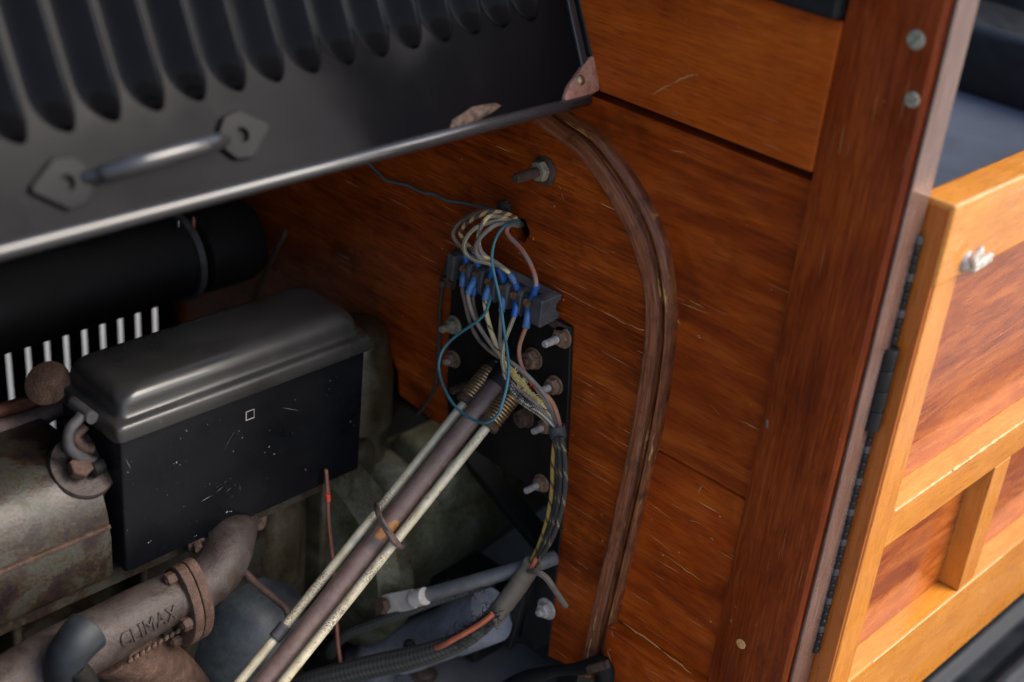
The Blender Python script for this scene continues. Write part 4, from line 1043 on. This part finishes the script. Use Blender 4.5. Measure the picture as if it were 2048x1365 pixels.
wire('grey wire from the fourth terminal, half hidden by the teal wire', 'w_grey', .0017,
     [(1008, 584, -.022), (1006, 600, -.028), (1003, 622, -.031), (1001, 645, -.032), (1000, 672, -.034), (1001, 700, -.037), (1005, 728, -.041), (1013, 752, -.044), (1030, 773, -.044), (1052, 792, -.041), (1075, 812, -.037), (1095, 834, -.031), (1107, 852, -.027)] + tail(3),
     [([(1008, 588, -.024), (1006, 602, -.028), (1003, 624, -.031)], .0028, 'sleevedusty')])
wire('speckled pale braided wire from the fifth terminal, crossing the teal wire', 'w_creamgrey', .0018,
     [(1034, 597, -.022), (1032, 615, -.028), (1028, 634, -.031), (1021, 652, -.033), (1013, 672, -.036), (1007, 695, -.040), (1005, 720, -.043), (1009, 745, -.046), (1016, 766, -.048), (1026, 786, -.048), (1042, 804, -.046), (1062, 818, -.042), (1082, 832, -.036), (1098, 848, -.029)] + tail(4),
     [([(1033, 602, -.0245), (1032, 616, -.028), (1028, 634, -.031)], .0028)])
wire('copper brown wire curving down from the rightmost terminal', 'w_copper', .0018,
     [(1058, 612, -.022), (1056, 632, -.027), (1052, 654, -.029), (1046, 670, -.029), (1040, 688, -.028), (1038, 706, -.028), (1041, 726, -.029), (1049, 745, -.030), (1062, 764, -.031), (1078, 780, -.031), (1095, 793, -.030), (1107, 810, -.028), (1115, 831, -.026), (1120, 852, -.024)] + tail(5),
     [([(1058, 616, -.0235), (1056, 632, -.027), (1052, 656, -.029)], .0031, 'sleevedusty')])
wire('black and white speckled wire lowest in the bundle', 'w_speck', .0021,
     [(1008, 748, -.048), (1016, 766, -.050), (1027, 784, -.051), (1041, 799, -.049), (1058, 811, -.046), (1078, 824, -.041), (1096, 840, -.034), (1108, 855, -.029)] + tail(6))
wire('yellow wire on the left of the bundle under the ring', 'w_yellow', .0019,
     [(1110, 876, -.031), (1107, 905, -.034), (1105, 940, -.036), (1104, 975, -.037), (1100, 1010, -.038), (1092, 1048, -.039), (1080, 1085, -.040), (1064, 1120, -.041), (1052, 1146, -.041)])
for k, (o_, m_) in enumerate(((-5, 'w_black'), (1, 'w_black'), (6, 'w_black'), (10, 'w_black'))):
    dd = -.033 - .003 * (k % 2)
    wire(['black flecked wire next to the yellow one below the ring', 'black flecked wire in the middle of the bundle below the ring', 'black flecked wire right of the bundle middle below the ring', 'outermost right black flecked wire of the bundle below the ring'][k], m_, .0022,
         [(1115 + o_ * .8, 874, dd), (1119 + o_, 910, dd), (1121 + o_, 950, dd - .002), (1119 + o_, 990, dd - .004), (1111 + o_, 1030, dd - .005), (1098 + o_, 1068, dd - .006), (1080 + o_ * .9, 1103, dd - .006), (1062 + o_ * .7, 1132, dd - .006), (1050 + o_ * .5, 1150, dd - .006)])
ring = thing('clamp_ring', 'grey rubber ring clamping the wires together', 'clamp', UX(1115, 862, -.026))
rp = UX(1115, 863, -.028); rdir = unit(UX(1117, 880, -.026) - UX(1113, 848, -.026))
v, f = lathe([(.0058, -.005), (.0066, -.0052), (.0068, -.004), (.0068, .004), (.0066, .0052), (.0058, .005), (.0058, -.005)], rp, rdir, 26, False); mk('ring_band', (v, f), 'rubber', ring, 50)
# frayed yellow cotton on the cream wire and a red patch on the copper one
def fray(name, label, cat, centre, n, length, mat, r=.00028, spread=.003, dirn=None, parent=None):
    bm = bmesh.new(); cen = np.array(centre)
    for i in range(n):
        j = random.randrange(len(cen) - 1); p = cen[j] + (cen[j + 1] - cen[j]) * random.random() + rng.normal(0, spread * .35, 3)
        d = unit(rng.normal(0, 1, 3) + (np.array(dirn) if dirn is not None else 0)); q = p + d * length * random.uniform(.4, 1) ; m_ = (p + q) / 2 + rng.normal(0, length * .2, 3)
        v, f, _ = sweep([p, m_, q], r, 4, True); bm_add(bm, v, f)
    o = mk(name, bm, mat, parent, 60)
    if parent is None: tag(o, label, cat); o['kind'] = 'stuff'; 
    return o
cen = [UX(*p) for p in [(1020, 736, -.043), (1034, 756, -.042), (1050, 776, -.039), (1066, 793, -.036), (1080, 806, -.034)]]
fray('frayed_cotton', 'frayed yellow cotton threads on the wire bundle', 'fray', cen, 420, .0034, 'frayyellow', .00032, .0026)
cen = [UX(*p) for p in [(1060, 762, -.034), (1066, 768, -.034), (1072, 773, -.034)]]
fray('red_fray', 'frayed red threads on the copper brown wire', 'fray', cen, 110, .0026, 'red', .00035, .0018)
cen = [UX(*p) for p in [(1012, 757, -.051), (1028, 785, -.052), (1048, 803, -.049), (1075, 822, -.043)]]
fray('dark_fray', 'dark frayed threads on the speckled wire', 'fray', cen, 80, .0045, 'darkfibre', .0003, .002)
# lump of old sealant by the hole
lump = bmesh.new()
for k in range(26):
    p = UX(1004 + random.gauss(0, 6), 412 + random.gauss(0, 4), -.002 - random.random() * .004); v, f = lathe([(.0004, -.0022), (.0018, -.0014), (.0024, 0), (.0018, .0014), (.0004, .0022)], p, rng.normal(0, 1, 3), 6); bm_add(lump, v, f)
tag(mk('old_sealant', lump, 'darkfibre', None, 60), 'crumbly dark lump of old sealant above the wire hole', 'sealant')
# dark wire down the wood left of the plate
wire('dark wire hanging down the bulkhead left of the plate', 'w_dark', .0016,
     [(918, 500, -.014), (903, 512, -.012), (893, 535, -.009), (886, 562, -.008), (881, 600, -.007), (878, 650, -.006), (877, 700, -.006), (874, 750, -.006), (866, 785, -.006), (850, 812, -.005), (832, 832, -.004)])

# wrapped loom below the bundle
lm = thing('wire_loom', 'tape bound wire loom sweeping down left from the bundle', 'loom', UX(985, 1235, -.06))
tube('binding', [UX(1066, 1128, -.041), UX(1050, 1150, -.044), UX(1033, 1176, -.048), UX(1012, 1204, -.053), UX(992, 1228, -.058), UX(982, 1240, -.061)], lambda s_: .0086 + .0008 * math.sin(s_ * 40) * .2, 'w_wrap', lm, 18, 8)
tube('loose_tail', [UX(1058, 1142, -.052), UX(1075, 1145, -.055), (UX(1092, 1156, -.052)), UX(1106, 1175, -.046), UX(1120, 1196, -.038), UX(1132, 1213, -.033)], lambda s_: .0030 - .0006 * s_, 'w_wrap', lm, 10, 8)
tube('braided_sleeve', [UX(988, 1232, -.060), UX(960, 1256, -.068), UX(925, 1280, -.076), UX(880, 1299, -.086), UX(820, 1317, -.098), UX(755, 1331, -.112), UX(690, 1347, -.128), UX(620, 1366, -.145), UX(540, 1395, -.16)], lambda s_: .0072 + .0035 * min(1, s_ * 2.5), 'w_loom', lm, 18, 8)
tube('orange_wire', [UX(986, 1228, -.072), UX(968, 1243, -.078), UX(945, 1258, -.084), UX(915, 1275, -.092), UX(886, 1291, -.098), UX(872, 1296, -.098)], .0024, 'orangewire', lm, 10, 8)
tube('orange_wire', [UX(1072, 1118, -.050), UX(1066, 1130, -.052), UX(1060, 1140, -.052)], .0020, 'orangewire', lm, 8, 8)
cen = [UX(*p) for p in [(990, 1225, -.064), (975, 1240, -.068), (955, 1254, -.072), (930, 1270, -.08), (900, 1285, -.088)]]
fray('frayed_braid', '', '', cen, 230, .012, 'darkfibre', .0004, .006, None, lm)
fray('frayed_braid', '', '', [UX(640, 1358, -.13), UX(700, 1345, -.125)], 60, .010, 'darkfibre', .0004, .006, None, lm)

# battery cable with a flat lug, and the braided cable below it
bc = thing('battery_cable', 'thick grey battery cable ending in a flat pale lug with a rusty bolt', 'cable', UX(800, 1200, -.09))
tube('cable', [UX(828, 1198, -.088), UX(870, 1186, -.080), UX(920, 1172, -.070), UX(975, 1156, -.056), (UX(1030, 1140, -.040)), UX(1075, 1128, -.025), UX(1110, 1115, -.008)], .0066, 'cable', bc, 16, 8)
la, lb = UX(762, 1213, -.098), UX(832, 1197, -.090); ld = unit(lb - la); ln = unit(V(-.62, -.50, .62)); ln = unit(ln - ld * np.dot(ln, ld)); lw = np.cross(ld, ln)
pol = []
for k in range(9):
    t_ = math.pi / 2 + math.pi * k / 8; pol.append(la + ld * .009 + .0095 * (math.cos(t_) * ld + math.sin(t_) * lw))
pol += [lb - lw * .0085, lb + lw * .0085]
mk('lug', prism(pol, ln * .0024, .0006, 2), 'copperlug', bc)
tube('lug_barrel', [lb - ld * .004, lb + ld * .004, lb + ld * .012], .0078, 'copperlug', bc, 16, 4)
bolt(bc, la + ld * .010 + ln * .0024, ln, .004, .004, .0075, .0075, 0, 'rust', 'rust', .2, 'lug_bolt')
bq = tube('braided_cable', [UX(660, 1310, -.115), UX(668, 1292, -.115), UX(695, 1268, -.112), (UX(740, 1250, -.105)), UX(800, 1228, -.095), UX(860, 1204, -.082), UX(920, 1185, -.068), UX(985, 1160, -.05)], .0052, 'w_loom', None, 14, 8)
tag(bq, 'black frayed braided cable curving below the battery cable', 'cable')
cen = [UX(*p) for p in [(900, 1190, -.072), (940, 1178, -.064), (975, 1164, -.055)]]
fray('frayed_braid', '', '', cen, 70, .010, 'darkfibre', .0004, .005, None, bq)
# thin red brown wire hanging behind the rods
rw = tube('hanging_wire', [UY(652, 940, .062), UY(655, 985, .060), UY(657, 1040, .058), UY(662, 1090, .058), UY(668, 1150, .058), UY(672, 1230, .056), UY(676, 1290, .052), UY(682, 1332, .05)], .0017, 'w_redbrown', None, 9, 8)
tag(rw, 'thin red brown wire hanging down behind the steering column', 'wire')
tube('red_splice', [UY(655, 988, .059), UY(656, 996, .0585), UY(656.5, 1003, .058)], .0024, 'red', rw, 9, 4)
hb_ = tube('brake_pipe', [UY(475, 1130, .085), UY(510, 1165, .075), UY(548, 1196, .065), UY(572, 1218, .055), UY(582, 1245, .05)], .0034, 'rustdark', None, 10, 8)
tag(hb_, 'thin dark pipe bending down from the manifold elbow to the column', 'pipe')

# starter motor and floor plate at the bottom
sm = thing('starter_motor', 'blue grey cylindrical starter motor lying under the cables', 'motor', UX(840, 1290, -.06))
m0, m1 = UX(700, 1330, -.075), UX(985, 1215, -.035); md = unit(m1 - m0); ml = np.linalg.norm(m1 - m0)
mk('body', lathe([(.010, 0), (.020, .002), (.0225, .006), (.0225, .036), (.0240, .038), (.0255, .052), (.0240, .055), (.0240, ml * .75), (.0255, ml * .76), (.0255, ml)], m0 - V(0, 0, .008), md, 36), 'motor', sm, 40)
mk('oil_cap', lathe([(.0052, 0), (.0055, .004), (.004, .007), (.001, .008)], UX(818, 1290, -.088), unit(V(-.5, -.6, .6)), 16), 'deepblack', sm, 40)
mk('mount_block', box(UX(960, 1180, .0) + V(-.02, -.02, -.07), UX(960, 1180, .0) + V(.05, .05, -.005), .006, 3), 'deepblack', sm)
mk('front_bracket', box(m0 + V(-.03, -.01, -.05), m0 + V(.02, .05, .02), .006, 3), 'deepblack', sm)
fp = thing('floor_plate', 'dusty grey steel floor plate with a flat bolt head at the bottom', 'plate', UZ(950, 1330, .49))
M['dustysteel'] = paint('dusty steel', (.10, .10, .105), .5, (.24, .21, .18), .6, .2, 0, 1.0, .12, 30)
pol = [UZ(*p, .49) for p in [(760, 1400), (800, 1345), (880, 1310), (1046, 1285), (1110, 1335), (1120, 1420)]]
mk('plate_sheet', prism(pol, (0, 0, -.004), .0008, 1), 'dustysteel', fp)
mk('flat_bolt', lathe([(.013, 0), (.013, .001), (.009, .0018), (.0085, .004), (.006, .005)], UZ(848, 1350, .49), (0, 0, 1), 24), 'rustdark', fp, 40)
lip = thing('rubber_seal', 'torn black rubber seal at the foot of the bulkhead', 'seal', UX(1140, 1345, -.02))
tube('seal_lip', [UX(1000, 1385, -.03), UX(1060, 1357, -.024), UX(1110, 1343, -.02), UX(1160, 1337, -.018), UX(1200, 1330, -.016), UX(1212, 1345, -.014), UX(1205, 1375, -.012)], lambda s_: .0068 + .002 * math.sin(s_ * 9), 'deepblack', lip, 12, 8)
mk('worn_edge', obox(UX(1196, 1334, -.026), (UX(1206, 1330, -.026) - UX(1165, 1342, -.026)) / 2, (.002, 0, 0), V(0, .002, .003), .001), 'rust', lip)

# ================================================================== wear with a shape of its own: splinters, long scratches, chipped edges
M['palewood'] = plain('bare scratched wood', (.50, .22, .075), .6, 0, .3, 600, .2)
M['palechip'] = plain('bare pale chipped wood', (.74, .50, .25), .6, 0, .2, 300, .2)
def scratches(parent, segs, mat='palewood', name='scratches'):
    bm = bmesh.new()
    for (x0, y0, x1, y1, w, xx) in segs:
        a, b = UX(x0, y0, xx), UX(x1, y1, xx); d = unit(b - a); nrm_ = unit(np.cross(d, V(1, 0, 0))); n = 7; up = []; dn = []
        for k in range(n):
            t_ = k / (n - 1); p = a + (b - a) * t_ + nrm_ * random.uniform(-.5, .5) * w
            h = w * (math.sin(math.pi * t_) ** .6 + .08) * random.uniform(.5, 1.1); up.append(p + nrm_ * h * .5); dn.append(p - nrm_ * h * .5)
        vs = [q + V(-.00022, 0, 0) for q in up + dn]; fs = [(k, k + 1, n + k + 1, n + k) for k in range(n - 1)]
        bm_add(bm, vs, fs)
    return mk(name, bm, mat, parent)
scratches(bulk, [(1085, 560, 1200, 622, .0008, 0), (1196, 620, 1262, 652, .0010, 0), (1258, 650, 1293, 664, .0014, 0), (1100, 615, 1130, 632, .0005, 0), (1200, 700, 1262, 735, .0006, 0),
                 (1150, 905, 1215, 940, .0006, 0), (1165, 935, 1222, 968, .0006, 0), (1150, 790, 1198, 815, .0005, 0), (1118, 372, 1123, 380, .0007, 0), (1124, 385, 1128, 402, .0007, 0),
                 (1140, 1010, 1200, 1045, .0007, 0), (1150, 1120, 1178, 1140, .0006, 0), (1135, 1160, 1180, 1188, .0006, 0), (1010, 500, 1060, 530, .0004, 0), (1160, 480, 1225, 512, .0004, 0), (1190, 860, 1240, 890, .0005, 0)])
scratches(body, [(1303, 190, 1345, 166, .0010, -.006), (1345, 166, 1392, 148, .0012, -.006), (1392, 148, 1396, 154, .0010, -.006), (1340, 300, 1372, 306, .0006, .003), (1360, 606, 1420, 628, .0007, .003), (1378, 600, 1408, 616, .0006, .003),
                 (1355, 640, 1362, 650, .0014, .003), (1395, 670, 1402, 676, .0014, .003), (1480, 840, 1520, 862, .0007, .003), (1420, 808, 1440, 830, .0004, .003), (1340, 1005, 1372, 1025, .0006, .0005), (1298, 1005, 1345, 1040, .0007, .0005),
                 (1395, 990, 1406, 970, .0010, .0005), (1340, 1118, 1408, 1166, .0011, .0005), (1300, 1070, 1345, 1105, .0007, .0005), (1262, 1185, 1310, 1215, .0007, .0005), (1380, 1040, 1402, 1048, .0008, .0005), (1420, 1075, 1428, 1082, .0012, .0005),
                 (1245, 1245, 1330, 1305, .0022, -.0122), (1320, 1300, 1385, 1348, .0018, -.0122), (1215, 1300, 1222, 1325, .0014, -.0122), (1224, 1262, 1228, 1275, .0016, -.0122)])
def chips(parent, x0, x1, z_, y_, hmax, n, mat='palechip'):
    """ragged bare strip along an edge of a rail"""
    n *= 2; xs_ = np.linspace(x0, x1, n); vs = []; fs = []; H = np.zeros(n); k = 0
    while k < n - 3:
        L = random.randint(4, 16); A = hmax * random.uniform(.25, 1)
        for j in range(min(L, n - k)): H[k + j] = A * math.sin(math.pi * (j + .5) / L) ** .7 * random.uniform(.7, 1.1)
        k += L + random.randint(1, 14)
    for k, x in enumerate(xs_):
        h, h2 = H[k], H[k] * .7
        vs += [V(x, y_ - .0004, z_ - h - .0004 * (h == 0)), V(x, y_ - .0004, z_ + .0003), V(x, y_ + h2 + .0002, z_ + .0003)]
    for k in range(n - 1): fs += [(3 * k, 3 * k + 1, 3 * k + 4, 3 * k + 3), (3 * k + 1, 3 * k + 2, 3 * k + 5, 3 * k + 4)]
    return mk('chipped_edge', (vs, fs), mat, parent)
chips(door, .064, .150, .8225, YO + .0006, .0013, 60); chips(door, .152, .36, .8225, YO + .0006, .0018, 110)
chips(door, .10, .33, .656, YO + .0005, .0006, 110); chips(door, .03, .20, 1.0775, YO - .0012, .0009, 90)
# pale worn edge of the bulkhead strip and flakes on the box
scratches(bulk, [(1182, 1268, 1170, 1330, .0022, -.0045), (1196, 1215, 1186, 1262, .0012, -.0045)], 'palechip', 'worn_edge')

# flaked spots and scuffs on the front of the box
flk = bmesh.new()
for px, py, r_ in ((457, 1018, .0022), (461, 1024, .0014), (531, 907, .0012), (640, 862, .0006), (415, 850, .0006), (372, 862, .0007), (343, 930, .0010), (352, 928, .0014), (368, 925, .0010), (450, 965, .0006), (470, 970, .0005), (255, 945, .0010), (262, 925, .0008), (420, 1066, .0009), (392, 1072, .0007), (700, 820, .0008), (660, 760, .0006), (590, 800, .0005), (540, 860, .0005), (610, 940, .0006), (300, 1085, .0012)):
    c = UY(px, py, .0684); n = 7
    for q in range(random.randint(1, 3)):
        cc = c + V(random.gauss(0, r_ * .8), 0, random.gauss(0, r_ * .8)); rr = r_ * random.uniform(.3, .8)
        vs = [cc + V(rr * random.uniform(.4, 1.2) * math.cos(2 * math.pi * k / n), -.0002, rr * random.uniform(.4, 1.2) * math.sin(2 * math.pi * k / n)) for k in range(n)]
        bm_add(flk, vs, [tuple(range(n))])
for px, py, qx, qy in ((432, 985, 448, 972), (452, 985, 462, 975), (478, 968, 482, 985), (400, 1005, 425, 990), (470, 860, 445, 905), (250, 915, 262, 940), (560, 815, 600, 822)):
    a, b = UY(px, py, .0684), UY(qx, qy, .0684); d = unit(b - a); w_ = V(d[2], 0, -d[0]) * .00007
    bm_add(flk, [a - w_ - V(0, .0002, 0), (a + b) / 2 - w_ * 2.2 + w_ * random.uniform(-3, 3) - V(0, .0002, 0), b - V(0, .0002, 0), (a + b) / 2 + w_ * random.uniform(1, 3) - V(0, .0002, 0)], [(0, 1, 2, 3)])
mk('paint_flakes', flk, plain('flaked grey primer', (.22, .21, .19), .7, 0, .3, 500), bx)
